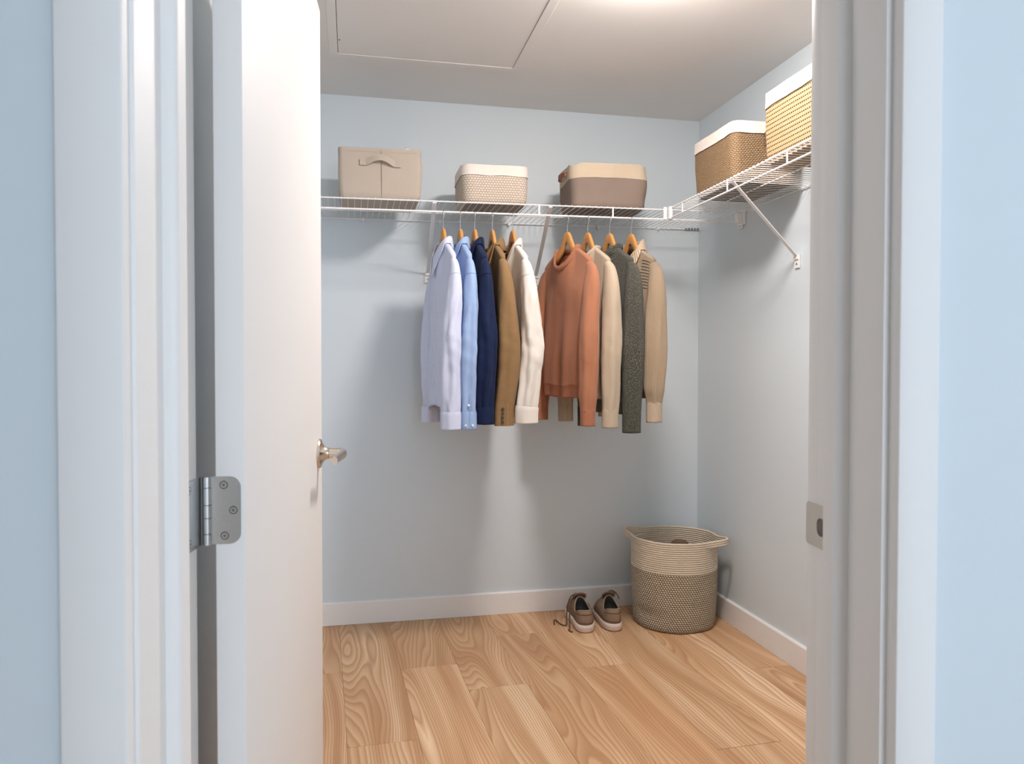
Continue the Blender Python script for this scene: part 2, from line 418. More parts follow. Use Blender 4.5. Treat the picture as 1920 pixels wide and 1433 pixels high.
# ---- the open door
DZ0, DZ1, DW, DT = .012, 2.035, .81, .0375
door = struct(MB().bbox(-DT, 0, 0, DW, DZ0, DZ1, .0015, 2).build('door_1', M['door']), 'flat white door standing open into the closet')
dl = DM @ Vector((-.277, 1.016, 0)); door.location = dl; door.rotation_euler = (0, 0, -DOOR_YAW + R(2.88))
LY, LZ = .748, .997
def lever(sg, x0):
    rose = MB(); pr = [(.0, .0), (.0335, 0), (.034, .003), (.0325, .006), (.024, .009), (.0165, .014), (.0135, .020), (.0130, .024), (.0, .024)]
    rose.lathe(pr, 36); rose.v = [(x0+sg*z, LY+x, LZ+y) for x, y, z in rose.v]
    ro = rose.build('lever_rose', M['nickel'], door)
    p = [(x0+sg*.0245, LY, LZ), (x0+sg*.050, LY, LZ)]
    MB().tube(p, .0112, 20).build('lever_neck', M['nickel'], door)
    g = []; rad = []
    for k in range(13):
        t = k/12; g.append((x0+sg*(.050 + .010*sstep(0, .2, t) - .012*t), LY+.010-.120*t, LZ-.004*t*t)); rad.append((.0118*(1-.25*t), .0085*(1-.2*t)) if t > .1 else (.0118, .010))
    MB().tube(g, rad, 18, up=(0, 0, 1)).build('lever_grip', M['nickel'], door)
lever(1, 0.0); lever(-1, -DT)
HZ, HH = 1.008, .0445
# leaf on the door's edge (faces the hall)
leaf = plate_with_hole('hinge_leaf', rrect(-.0415, -.0050, HZ-HH, HZ+HH, (.0005, .0145, .0145, .0005)), None, .0022, M['steel'], door, lambda a, b, c: (a, .0004-c, b))
def hinge_screw(par, pos, ax):
    s = MB(); s.disc(pos, ax, .0046, .0008, 18, .0040); sc = s.build('screw', M['steel'], par)
    a_ = Vector(ax); e1 = Vector((0, 0, 1)); e2 = a_.cross(e1); c_ = Vector(pos)+a_*.0001
    MB().tube([c_+e1*.0050*math.cos(k*math.pi/12)+e2*.0050*math.sin(k*math.pi/12) for k in range(24)], .0005, 6, closed=True).build('screw_shade_ring', M['steel_dark'], par)  # dark ring added as shade to set off the screw head
    MB().disc(Vector(pos)+a_*.0008, ax, .0021, .0002, 8).build('screw_socket', M['steel_dark'], par)
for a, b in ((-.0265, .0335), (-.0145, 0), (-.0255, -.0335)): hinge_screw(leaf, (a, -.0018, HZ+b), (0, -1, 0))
barx, bary = -.0475, -.003
for k, (a, b) in enumerate(((-.0445, -.0308), (-.0297, -.0098), (-.0087, .0072), (.0083, .0298), (.0309, .0445))):
    MB().disc((barx, bary, HZ+a), (0, 0, 1), .0057, b-a, 18).build('hinge_knuckle', M['steel'], door)
MB().disc((barx, bary, HZ-.044), (0, 0, 1), .0042, .088, 14).build('hinge_pin', M['steel_dark'], door)
lj = plate_with_hole('hinge_leaf', rrect(.9385, 1.0085, HZ-HH, HZ+HH, (.0145, .0005, .0005, .0145)), None, .0022, M['steel'], jl, lambda a, b, c: (JL+.0003+c, a, b))
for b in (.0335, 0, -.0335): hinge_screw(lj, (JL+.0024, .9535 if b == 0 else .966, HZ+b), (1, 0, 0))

# ---- ceiling hatch and ceiling lamp
hx0, hx1, hy0, hy1 = -.082, .690, 2.335, 3.113
hatch = thing('ceiling_hatch', ((hx0+hx1)/2, (hy0+hy1)/2, ZC), 'square white attic access hatch with a flat frame in the closet ceiling', 'hatch')
def inl(a, b, c, d, z0, z1, bev=.001):
    ox, oy = (hx0+hx1)/2, (hy0+hy1)/2
    return MB().bbox(a-ox, b-ox, c-oy, d-oy, z0, z1, bev, 1)
fw = .032
for a, b, c, d in ((hx0, hx1, hy0, hy0+fw), (hx0, hx1, hy1-fw, hy1), (hx0, hx0+fw, hy0+fw, hy1-fw), (hx1-fw, hx1, hy0+fw, hy1-fw)):
    inl(a, b, c, d, -.007, 0).build('frame_strip', M['ceil'], hatch)
inl(hx0+fw+.0022, hx1-fw-.0022, hy0+fw+.0022, hy1-fw-.0022, -.0050, -.0002).build('hatch_panel', M['ceil'], hatch)
inl(hx0+fw, hx1-fw, hy0+fw, hy1-fw, -.0003, -.00005, .00005).build('gap_shade_sheet', M['dark'], hatch)  # dark sheet behind the panel, painted shade for the gap round it
inl(hx0+fw+.006, hx0+fw+.011, hy1-fw-.13, hy1-fw-.122, -.0062, -.005).build('latch_slot', M['dark'], hatch)
lamp = thing('ceiling_lamp', (LAMP_POS[0], LAMP_POS[1], ZC), 'round white flush ceiling lamp in the middle of the closet ceiling', 'lamp')
MB().lathe([(0, 0), (.155, 0), (.158, -.004), (.158, -.022), (.150, -.026), (.140, -.024), (0, -.024)], 48).build('lamp_base', M['trim'], lamp)
g = G('lamp_diffuser'); g.b.inputs['Emission Color'].default_value = (*LAMP_COL, 1); g.b.inputs['Emission Strength'].default_value = LAMP_E
M['lamp'] = g.done((.9, .9, .9), .5)
MB().lathe([(.1395, -.0245)] + [(.1395*math.cos(a*math.pi/24), -.0245-.062*math.sin(a*math.pi/24)) for a in range(2, 12, 2)] + [(0.0005, -.0865)], 24).build('lamp_diffuser', M['lamp'], lamp)

# ================================================================== WIRE SHELVES
SLOPE = .0095
def shelf_z(x): return 1.8752 + SLOPE*(x+.136)          # the back shelf rises a little to the right
SY, WR, RR = 3.125, .0016, .0030                        # front rail, wire and rail radii
ROD = .0425
b0 = thing('wire_shelf', (XL, YB, shelf_z(XL)), 'white wire shelf along the back wall with the hanging rod', 'shelf')
b0.rotation_euler = (0, -math.atan(SLOPE), 0)
LB = XR-XL-.004; dfr = SY-YB
def rod(name, p0, p1, r, par, n=10): return MB().tube([p0, p1], r, n).build(name, M['wire'], par)
rod('front_rail', (.002, dfr, 0), (LB, dfr, 0), RR, b0)
rod('hanging_rod', (.002, dfr-.001, -ROD), (LB-.012, dfr-.001, -ROD), .0042, b0, 14)
rod('back_rail', (.002, -.009, 0), (LB, -.009, 0), RR, b0)
rod('middle_rail', (.002, dfr*.5, -RR-WR), (LB, dfr*.5, -RR-WR), .0022, b0)
wm = MB().tube([(0, -.003, RR+WR-.0008), (0, dfr-.001, RR+WR-.0008), (0, dfr-.0045, RR-.001)], WR, 8).mesh('wire', True); wm.materials.append(M['wire'])
k = 0; PITCH = .0268
while .012+k*PITCH < LB:
    o = link('wire', wm, None, b0); o.location = (.012+k*PITCH, 0, 0); k += 1
def tie(par, x, y, ax):
    m = MB(); a = .0035; b = .0018
    if ax == 'x': m.bbox(x-a, x+a, y-b, y+b, -ROD-.002, .002, .0008, 1)
    else: m.bbox(x-b, x+b, y-a, y+a, -ROD-.002, .002, .0008, 1)
    return m.build('tie', M['wire'], par)
for xw in (.781, 1.111): tie(b0, xw-XL, dfr-.001, 'x')
def clip(par, x):
    m = MB(); m.bbox(x-.008, x+.008, -.016, -.0005, -.011, .006, .002, 1); m.bbox(x-.004, x+.004, -.006, -.0005, -.019, -.010, .001, 1)
    return m.build('wall_clip', M['plastic'], par)
for xw in (.055, .41, .74, 1.19, 1.5): clip(b0, xw-XL)
def brace(par, top, foot, side, nrm):
    """flat diagonal steel strap from the front rail down to a foot plate on the wall"""
    top, foot, side, nrm = Vector(top), Vector(foot), Vector(side), Vector(nrm)
    d = (foot-top).normalized(); pts = [top - d*.004, top+d*.03, foot-d*.03, foot]
    MB().tube(pts, [(.0085, .0022)]*4, 4, up=tuple(side), rect=True).build('brace_strap', M['wire'], par, smooth=False)
    hk = top+d*.004
    MB().tube([hk-side*.0085, hk+side*.0085], .0055, 12).build('brace_hook', M['plastic'], par)
    m = MB(); c = foot + Vector((0, 0, -.012))
    def bx(cx, hw, z0, z1, t0, t1):
        v = [c+side*sx*hw+Vector((0, 0, zz))+nrm*tt for sx in (-1, 1) for zz in (z0, z1) for tt in (t0, t1)]
        m.add(v, [(0,1,3,2),(4,6,7,5),(0,4,5,1),(2,3,7,6),(0,2,6,4),(1,5,7,3)])
    off = -(c.y if abs(nrm.y) > .5 else c.x)
    bx(0, .0155, -.030, .020, -.0022, .0028); bx(0, .012, .004, .022, .002, .009)
    ft = m.build('brace_foot', M['plastic'], par, smooth=False)
    MB().disc(c+nrm*.0028+Vector((0, 0, -.014)), nrm, .0042, .0016, 12).build('screw', M['screw'], ft)
for xt, xf in ((.337, .349), (.832, .871)):
    zf = 1.633 - shelf_z(xf)
    brace(b0, (xt-XL, dfr+.002, -.002), (xf-XL, -.004, zf), (1, 0, 0), (0, -1, 0))
# rod end bracket on the right wall
m = MB(); m.bbox(LB-.003, LB+.002, dfr-.030, dfr+.030, -ROD-.014, .010, .001, 1); m.bbox(LB-.030, LB-.003, dfr-.012, dfr+.010, -ROD-.008, -.004, .002, 1); m.bbox(LB-.010, LB+.001, dfr-.012, dfr+.014, -ROD-.030, -ROD-.006, .002, 1)
eb = m.build('end_bracket', M['plastic'], b0)
MB().disc((LB-.010, dfr, -ROD-.020), (-1, 0, 0), .004, .001, 10).build('screw', M['screw'], eb)
m = MB()
for q in range(5): m.bbox(LB-.075+q*.016, LB-.066+q*.016, -.014, -.002, -.004, .006, .001, 1)
m.build('rail_end_cap', plain('dark_cut_ends', (.16, .16, .16), .5), b0)

ZR, SX = 1.8925, 1.372                                  # right-hand shelf height and its front rail
YN, YFAR = 1.22, SY-.012
b1 = thing('wire_shelf', (XR, YN, ZR), 'white wire shelf along the right wall under the wicker baskets', 'shelf')
LR = YFAR-YN; dfx = SX-XR
rod('front_rail', (dfx, 0, 0), (dfx, LR, 0), RR, b1); rod('front_lower_rail', (dfx-.001, 0, -ROD), (dfx-.001, LR, -ROD), .0036, b1)
rod('back_rail', (-.009, 0, 0), (-.009, LR, 0), RR, b1); rod('middle_rail', (dfx*.55, 0, -RR-WR), (dfx*.55, LR, -RR-WR), .0022, b1)
wm = MB().tube([(-.003, 0, RR+WR-.0008), (dfx-.001, 0, RR+WR-.0008), (dfx-.0045, 0, RR-.001)], WR, 8).mesh('wire', True); wm.materials.append(M['wire'])
k = 0
while .010+k*PITCH < LR-.003:
    o = link('wire', wm, None, b1); o.location = (0, LR-.010-k*PITCH, 0); k += 1
for yw in (2.985, 2.595, 2.200, 1.85): tie(b1, dfx-.001, yw-YN, 'y')
for yw in (3.02, 2.42, 1.9):
    m = MB(); m.bbox(-.016, -.0005, yw-YN-.008, yw-YN+.008, -.011, .006, .002, 1); m.build('wall_clip', M['plastic'], b1)
brace(b1, (dfx+.002, 2.575-YN, -.002), (-.004, 2.688-YN, 1.630-ZR), (0, 1, 0), (-1, 0, 0))
m = MB(); m.bbox(dfx-.012, dfx+.004, LR-.020, LR-.003, -ROD-.006, .007, .002, 1); m.bbox(dfx-.030, dfx-.013, LR+.000, LR+.006, -ROD-.006, .007, .002, 1)
m.build('corner_connector', M['plastic'], b1)

# ================================================================== HANGERS AND CLOTHES
HT = [(0, -.068), (.012, -.0690), (.025, -.077), (.042, -.102), (.067, -.136), (.11, -.166), (.16, -.193), (.195, -.212), (.205, -.218)]
HB = [(0, -.116), (.012, -.120), (.045, -.158), (.075, -.180), (.11, -.198), (.16, -.218), (.195, -.231), (.205, -.2325)]
HW = [(0, .0075), (.05, .0078), (.12, .009), (.205, .010)]
def hanger_mesh():
    rows = []; N = 48
    for i in range(N+1):
        u = -.205+.41*i/N; a = abs(u); uu = u*.90; zt, zb, wd = curve(HT, a), curve(HB, a), curve(HW, a); zm, hh = (zt+zb)/2, (zt-zb)/2
        ring = []
        for k in range(12):
            q = 2*math.pi*k/12; cx, sx = math.cos(q), math.sin(q)
            ring.append((uu, wd*math.copysign(abs(cx)**.6, cx), zm+hh*math.copysign(abs(sx)**.6, sx)))
        rows.append(ring)
    m = MB().grid(rows, True); m.add(rows[0], [tuple(range(12))]); m.add(rows[-1], [tuple(range(12))[::-1]])
    return m.mesh('hanger_body', True)
hm = hanger_mesh(); hm.materials.append(M['hanger'])
rc = .0105
hp = [(0, 0, -.076), (0, 0, -.048), (.002, 0, -.036), (.008, 0, -.022), (.0118, 0, -.012)]
for k in range(15):
    a = R(-22+k*16.5); hp.append((rc*1.05*math.cos(a), 0, -.0052+rc*math.sin(a)))
hk = MB().tube(hp, .0014, 8).mesh('hook', True); hk.materials.append(M['chrome'])

def add_hanger(x, phi, label):
    t = thing('clothes_hanger', (x, SY-.001, shelf_z(x)-ROD), label, 'hanger', phi-math.pi/2, 'wooden hangers on the hanging rod')
    link('hanger_body', hm, None, t); link('hook', hk, None, t)
    return t
SH = [(0, -.136), (.055, -.1365), (.07, -.142), (.12, -.169), (.17, -.196), (.205, -.222), (.235, -.252)]

class Garment:
    def __init__(s, name, x, phi, label, cat, mats, seed, W=.192, D=.040, nk=.068, nd=.07, bd=.012, hem=-.84, tail=0, fold=.010, vneck=False, wk=.046, wave=.0, sleeves=None, slb=1.0, sl_end=-.88, cuff=None, cuff_len=.065, cuff_scale=1.0, hemband=0, wtab=None, swrk=.0055, back=.03):
        s.__dict__.update(locals()); s.s = None
        s.t = thing(name, (x, SY-.001, shelf_z(x)-ROD), label, cat, phi-math.pi/2)
        s.body(); s.sleeve(1); s.sleeve(-1)
    def P(s, th, v, off=0):
        c, sn = math.cos(th), math.sin(th); sd = s.seed
        u0 = math.copysign(abs(c)**.8, c); front = sn >= 0
        Wd = curve(s.wtab or [(0, s.W), (.12, s.W+.003), (.35, s.W-.004), (.7, s.W-.004), (1, s.W-.006)], v)
        u = Wd*u0; a = abs(u)
        zt = curve(SH, a)
        top = .0115 + .006*sstep(.10, .20, a)
        if a < s.nk:
            q = math.sqrt(max(0, 1-(a/s.nk)**2)) if not s.vneck or not front else (1-a/s.nk)
            zt -= (s.nd if front else s.bd)*q
            top += s.wk*math.sqrt(max(0, 1-(a/s.nk)**2))*(1 if front else .85)
        zh = s.hem + s.tail*abs(u0)**2.2 + s.wave*nz(u*9, 3.3*front, sd)
        z = zt + (zh-zt)*v
        e = abs(sn)**.55
        Db = s.D*(.75+.25*v)
        d = lerp(top, Db, sstep(-.02, .30, v)*1.0)
        f = s.fold*sstep(.03, .9, v)
        fl = f*(math.sin(u*38+sd*1.7+1.2*nz(v*2, sd))*.7 + math.sin(u*71+sd*3.1+.9*nz(v*3, sd+5))*.45) + .006*nz(u*7, z*5, sd+9)*sstep(0, .2, v)
        w = (d*e + fl*e + off) if front else -(d*e + fl*e*.8 + off)
        w += .010*nz(z*2.2, sd*.7, 1)*sstep(.1, .6, v)
        return Vector((u, -w, z))
    def front(s, u, v, off=.0015):
        # point of the front sheet at lateral place u
        Wd = s.W; u0 = max(-1, min(1, u/Wd)); c = math.copysign(abs(u0)**(1/.8), u0); th = math.acos(c)
        return s.P(th, v, off)
    def body(s, N=112, V=64):
        v1 = 1-s.hemband
        rows = [[s.P(2*math.pi*j/N, (i/V)*v1) for j in range(N)] for i in range(V+1)]
        L = abs(s.hem)-.15
        UV = lambda i, j: (j/N*1.0, i/V*v1*L)
        cap = []
        for p in rows[0]:
            k = sstep(s.nk, s.nk+.012, abs(p.x)); cap.append([Vector((p.x, p.y*(1-k*q), p.z+.005*k*math.sin(q*math.pi/2))) for q in (1, .8, .5)])
        m = MB().grid(rows, True, UV)
        m.grid([[c[k] for c in cap] for k in range(3)]+[rows[0]], True, lambda i, j: (j/N*1.0, .008*(i-3)))
        if not s.hemband:
            # turned-in hem gives the cloth an edge
            inn = [[s.P(2*math.pi*j/N, 1-.06*k, -.004) + Vector((0, 0, .001)) for j in range(N)] for k in (0, 1, 2)]
            m.grid([rows[-1]]+inn, True, lambda i, j: (j/N, i*.02))
        m.build('body', s.mats[0], s.t, smooth=True, weld=.00002)
        if s.hemband:
            pull = lambda k: -.0035*math.sin(min(1, k*1.6)*math.pi/2)
            r2 = [[s.P(2*math.pi*j/N, v1-.004+(s.hemband+.004)*k/8, .0012+pull(k/8)) for j in range(N)] for k in range(9)]
            r2 += [[s.P(2*math.pi*j/N, 1-.03*k, -.007) for j in range(N)] for k in (0, 1, 2)]
            MB().grid(r2, True, lambda i, j: (j/N*1.0, i/8*s.hemband*L)).build('hem_band', s.mats[1], s.t, smooth=True)
    def sleeve_frame(s, sg, q):
        """centre and half axes (in plane, front-back) at fraction q"""
        b, e = s.slb, s.sl_end
        tu = [(0, .140), (.05, .176), (.11, .195), (.2, .205), (.4, .210), (.58, .212), (.75, .207), (.9, .203), (1, .202)]
        e0 = -s.back if s.back < 0 else .002
        tw = [(0, 0), (.1, 0), (.25, -s.back*.4), (.45, -s.back*.9), (.58, -s.back), (.75, -s.back*.55 if s.back > 0 else e0), (.9, e0), (1, e0)]
        tz = [(0, -.216), (.05, -.230), (.11, -.262), (.2, -.325), (.4, -.455), (.58, -.58), (.75, lerp(-.58, e, .42)), (.9, lerp(-.58, e, .78)), (1, e)]
        ta = [(0, .008), (.05, .021), (.11, .036), (.2, .044), (.4, .043), (.58, .041), (.75, .036), (.9, .031), (1, .030)]
        tb = [(0, .006), (.05, .0145), (.11, .0205), (.2, .028), (.4, .036), (.56, .040), (.75, .038), (.9, .035), (1, .035)]
        far = 0 if sg > 0 else .7
        return Vector((sg*curve(tu, q), -(curve(tw, q)*(1-far*.5))-.004*far, curve(tz, q))), curve(ta, q), curve(tb, q)*b
    def sleeve(s, sg, N=40, V=72):
        qs = [i/V for i in range(V+1)]; sd = s.seed+(3 if sg > 0 else 8)
        cl = s.cuff_len/abs(s.sl_end+.19); qc = 1-cl if s.cuff else 1
        def row(q, k=1.0, off=0, wr=1.0):
            c, a, b = s.sleeve_frame(sg, min(q, 1)); c2, _, _ = s.sleeve_frame(sg, min(1, q+.01)); c1, _, _ = s.sleeve_frame(sg, max(0, q-.01))
            t = (c2-c1).normalized(); y = Vector((0, 1, 0)); y = (y-t*y.dot(t)).normalized(); x = y.cross(t)
            out = []
            for j in range(N):
                th = 2*math.pi*j/N; ct, st = math.cos(th), math.sin(th)
                r = 1.0
                d = wr*(s.swrk*sstep(.08, .3, q)*(nz(ct*1.4+sd, st*1.4, q*5)+.6*nz(ct*2.5, st*2.5+sd, q*11)) + .75*s.swrk*math.sin(th*5+sd+nz(q*3, sd)*3)*sstep(.15, .5, q))
                d += wr*s.swrk*.16*math.exp(-((q-.56)/.12)**2)*math.sin(q*80+th*2.2+sd+2*nz(q*9, ct, sd))*max(0, .3-ct)
                out.append(c + x*(a*k*ct*abs(ct)**-.15 if abs(ct) > 1e-6 else 0) + y*(b*k*st) + (x*ct+y*st)*(d+off))
            return out
        def bulge(q): return 1.0
        tp = (1-s.cuff_scale)*.92 if s.cuff and s.cuff_scale < 1 else 0
        rows = [row(q*qc, 1-tp*sstep(.90, 1.0, q)) for q in qs]
        Ls = abs(s.sl_end)+.02
        m = MB().grid(rows, True, lambda i, j: (j/N*.25, i/V*qc*Ls))
        if not s.cuff:
            m.grid([rows[-1], row(1, .90), row(.97, .86), row(.93, .8)], True, lambda i, j: (j/N*.25, i*.02))
            m.add(row(.93, .8), [tuple(range(N))])
        m.build('sleeve', s.mats[0], s.t, smooth=True)
        if s.cuff:
            r2 = []
            K = 8
            for i in range(K+1):
                q = qc-.012+(cl+.012)*i/K
                r2.append(row(min(q, 1), s.cuff_scale, .0012 if i else -.001, .35))
            r2 += [row(1, s.cuff_scale*.93, 0, .35), row(.97, s.cuff_scale*.88, 0, .3), row(.95, s.cuff_scale*.8, 0, .3)]
            m = MB().grid(r2, True, lambda i, j: (j/N*.22, i/K*s.cuff_len)); m.add(r2[-1], [tuple(range(N))])
            m.build('cuff', s.cuff, s.t, smooth=True)
        s.rowf = row if sg > 0 else s.rowf
    def shoulder_seam(s, mat): pass
    def collar(s, mat, zf, zb=-.141, stand=.030, leaf=.045, point=.040, spread=.24, nku=None, name='collar', vexp=1.0, lapel=0):
        n = 56; rows = []
        nku = nku or s.nk*.98; wk = s.wk+.006
        prof = [(1.0, 0, 0), (.95, .55, 0), (.94, .85, 0), (.97, 1.02, 0), (1.03, 1.06, 0), (1.09, .95, .08), (1.0+spread*.6, .45, .5), (1.0+spread, .0, 1.0)]
        for sc, st, lf in prof:
            r = []
            for i in range(n+1):
                psi = -math.pi*.965 + 2*math.pi*.965*i/n   # 0 at the back of the neck, +-pi at the front
                fr = (1-math.cos(psi))/2
                zz = lerp(zb, zf-.018, fr**(3.6*vexp))
                narrow = 1-.35*sstep(.6, 1, fr)
                u = nku*math.copysign(abs(math.sin(psi))**.75, psi)*sc*narrow; w = -wk*math.cos(psi)*sc*(1 if fr > .5 else .8)
                if fr > .5: w += .006*sstep(.5, 1, fr)
                pt = point*sstep(.55, .97, fr) + lapel*math.exp(-((fr-.72)/.16)**2)
                side = lapel*.9*math.exp(-((fr-.80)/.14)**2)
                z = zz + stand*st*(1-.35*sstep(.6, 1, fr)) - lf*(leaf*.45+pt)
                u += math.copysign(side*lf, u)
                z = max(z, curve(SH, abs(u))+.0085 - 3.6*max(0, abs(w)-.012)) if lf else z
                r.append((u, -w, z))
            rows.append(r)
        m = MB().grid(rows, False, lambda i, j: (j/n*.4, i*.012)); o = m.build(name, mat, s.t, smooth=True)
        md = o.modifiers.new('thickness', 'SOLIDIFY'); md.thickness = .0025; md.offset = 0
        return o
    def neckring(s, mat, r=(.007, .012), name='neckband', lift=.0):
        pts = []; n = 64
        for i in range(n):
            th = 2*math.pi*i/n; u = s.nk*1.02*math.cos(th); front = math.sin(th) >= 0
            q = abs(math.sin(th)); z = -.142 - (s.nd if front else s.bd)*q + lift*.5
            w = (s.wk+.012)*math.sin(th)*(1 if front else .85)
            pts.append((u, -w, z))
        m = MB(); pv = [Vector(p) for p in pts]; N = 12; rows = []
        for i in range(n):
            t = (pv[(i+1) % n]-pv[i-1]).normalized(); a = Vector((pv[i].x, pv[i].y, .12)).normalized(); a = (Vector((0, 0, 1))-t*t.z).normalized(); b = t.cross(a)
            rows.append([pv[i]+a*r[1]*math.cos(2*math.pi*k/N)+b*r[0]*math.sin(2*math.pi*k/N) for k in range(N)])
        rows.append(rows[0])
        m.grid(rows, True, lambda i, j: (i/n*.42, j*.003)); return m.build(name, mat, s.t, smooth=True)
    def placket(s, mat, bmat, v0=.10, v1=.985, u=0.0, hw=.014, nb=7):
        rows = []
        for i in range(41):
            v = lerp(v0, v1, i/40); rows.append([s.front(u+d, v, .0022 if abs(d) < hw else -.001) for d in (-hw-.0005, -hw, -hw/2, 0, hw/2, hw, hw+.0005)])
        MB().grid(rows, False, lambda i, j: (j*.004, i*.02)).build('placket', mat, s.t, smooth=True)
        for k in range(nb):
            v = lerp(v0+.02, v1-.14, k/(nb-1)); c = s.front(u, v, .0026)
            MB().tube([c, c+Vector((0, -.0016, 0))], [.0052, .0046], 14).build('button', bmat, s.t)
    def sleeve_buttons(s, bmat, spots, r=.0055):
        """spots: (q, angle) on the near sleeve"""
        N = 40
        for q, j in spots:
            rw = s.rowf(q, s.cuff_scale if s.cuff else 1, .0018, .35 if s.cuff else 1); p = rw[j]; c, _, _ = s.sleeve_frame(1, q)
            nrm = (p-c); nrm.z = 0; nrm = nrm.normalized()
            MB().tube([p, p+nrm*.0022], [r, r*.88], 14).build('sleeve_button', bmat, s.t)
    def seam(s, pts, mat, r=.0012, name='seam'):
        MB().tube(pts, r, 6).build(name, mat, s.t, smooth=True)
    def sleeve_seam(s, mat, q=.145, r=.0012):
        rw = s.rowf(q, 1, .0004); MB().tube(rw, r, 6, closed=True).build('shoulder_seam', mat, s.t, smooth=True)
    def vent(s, mat, j, q0, q1, r=.0011):
        pts = [s.rowf(lerp(q0, q1, k/14), s.cuff_scale if s.cuff else 1, .0022, .5)[j] for k in range(15)]
        MB().tube(pts, r, 6).build('sleeve_vent', mat, s.t, smooth=True)

white = srgb(214, 217, 230)
M['shirt1'] = cloth('pale_lavender_shirting', srgb(196, 203, 226), srgb(214, 219, 238), .005)
M['shirt2'] = cloth('light_blue_oxford', srgb(132, 160, 204), srgb(166, 188, 222))
M['navy'] = cloth('navy_cotton', srgb(12, 22, 50), srgb(24, 40, 78), rough=.75)
M['brown'] = cloth('camel_twill', srgb(124, 97, 65), srgb(148, 118, 83), rough=.85)
M['brown_edge'] = cloth('tan_piping', srgb(186, 146, 100), srgb(200, 160, 112))
M['white'] = cloth('ivory_linen', srgb(214, 208, 200), srgb(230, 225, 218))
M['rust'] = knit('rust_fine_knit', srgb(156, 102, 76), srgb(184, 128, 98), .0022, .35, .0006, .45, chev=.3)
M['rust_rib'] = rib('rust_rib', srgb(148, 94, 69), srgb(180, 122, 93), .004, .5, .0010)
M['beige'] = knit('oatmeal_knit', srgb(172, 154, 132), srgb(204, 188, 166), .0030, .5, .0008, .55)
M['beige_rib'] = rib('oatmeal_rib', srgb(168, 150, 128), srgb(206, 190, 168), .0045, .7, .0012)
M['green'] = knit('green_tweed_knit', srgb(48, 48, 43), srgb(88, 88, 78), .0050, .9, .0018, .5, flecks=srgb(146, 144, 126))
M['green_rib'] = rib('green_tweed_rib', srgb(44, 44, 40), srgb(84, 84, 75), .0055, .8, .0015, .4, flecks=srgb(128, 126, 110))
M['cream'] = knit('cream_chunky_knit', srgb(160, 130, 98), srgb(226, 204, 174), .0100, 1.0, .0035, .15, chev=1.25)
M['cream_rib'] = rib('cream_rib', srgb(178, 156, 130), srgb(220, 202, 180), .0052, .9, .0018)
M['button'] = plain('pearl_button', (.85, .85, .87), .25, namt=.03)
M['button_dark'] = plain('dark_horn_button', (.05, .045, .05), .3)
M['tag'] = plain('white_woven_tag', (.85, .84, .82), .8)

spots = [.3725, .4435, .504, .579, .666, .906, .997, 1.096, 1.194]
PH = [R(a) for a in (6, 3.5, 3.5, 3, 4.5, 14, 10, 10, 10.5)]
hl = ['wooden hanger holding the pale lavender white shirt', 'wooden hanger holding the light blue shirt', 'wooden hanger holding the navy blue shirt', 'wooden hanger holding the camel brown blazer',
      'wooden hanger holding the ivory white shirt', 'wooden hanger holding the rust orange sweater', 'wooden hanger holding the plain oatmeal beige sweater', 'wooden hanger holding the dark green speckled sweater', 'wooden hanger holding the chunky cream cardigan']
for x, p, l in zip(spots, PH, hl): add_hanger(x, p, l)

g1 = Garment('dress_shirt', spots[0], PH[0], 'pale lavender white dress shirt, leftmost garment on the rod', 'shirt', [M['shirt1']], 1.3, D=.040, wk=.031, hem=-.80, tail=-.035, fold=.012, nd=.075, cuff=M['shirt1'], slb=.95, sl_end=-.885, cuff_scale=1.16, swrk=.0055, back=-.014)
g1.collar(M['shirt1'], -.195, spread=.30, point=.062); g1.placket(M['shirt1'], M['button']); g1.sleeve_seam(M['shirt1'])
g2 = Garment('dress_shirt', spots[1], PH[1], 'light blue dress shirt with small white cuff buttons', 'shirt', [M['shirt2']], 4.1, D=.034, wk=.031, hem=-.79, tail=-.03, fold=.007, nd=.075, cuff=M['shirt2'], slb=.90, sl_end=-.885, cuff_scale=1.05, swrk=.0055, back=-.010)
g2.collar(M['shirt2'], -.195, spread=.28, point=.050); g2.placket(M['shirt2'], M['button'], nb=6); g2.sleeve_seam(M['shirt2'])
g2.vent(M['shirt2'], 20, .80, .995); g2.sleeve_buttons(M['button'], [(.968, 18), (.968, 23), (.86, 21)], .0048)
g3 = Garment('dress_shirt', spots[2], PH[2], 'navy blue long-sleeved shirt between the light blue shirt and the blazer', 'shirt', [M['navy']], 7.7, D=.034, wk=.031, hem=-.80, tail=0, fold=.007, nd=.08, cuff=M['navy'], slb=.92, sl_end=-.868, cuff_scale=1.03, swrk=.0055, back=0)
g3.collar(M['navy'], -.21, spread=.28, point=.045, leaf=.05); g3.placket(M['navy'], M['button_dark'], nb=6); g3.sleeve_seam(M['navy'])
g4 = Garment('blazer', spots[3], PH[3], 'camel brown blazer with dark buttons on its sleeve', 'blazer', [M['brown']], 2.9, D=.040, hem=-.86, tail=0, fold=.004, nd=.22, vneck=True, nk=.07, slb=1.12, sl_end=-.875, swrk=.003, back=.016)
g4.collar(M['brown'], -.36, spread=.30, point=0, leaf=.050, vexp=.9, lapel=.030, name='lapel_collar')
g4.sleeve_buttons(M['button_dark'], [(.898, 22), (.921, 22), (.944, 22), (.967, 22)], .0062)
g4.vent(M['brown_edge'], 19, .86, .998, .0008)
g5 = Garment('dress_shirt', spots[4], PH[4], 'ivory white linen shirt beside the camel blazer', 'shirt', [M['white']], 5.5, D=.040, wk=.031, hem=-.84, tail=-.02, fold=.009, nd=.09, cuff=M['white'], slb=1.08, sl_end=-.868, cuff_scale=1.22, swrk=.006, back=.020)
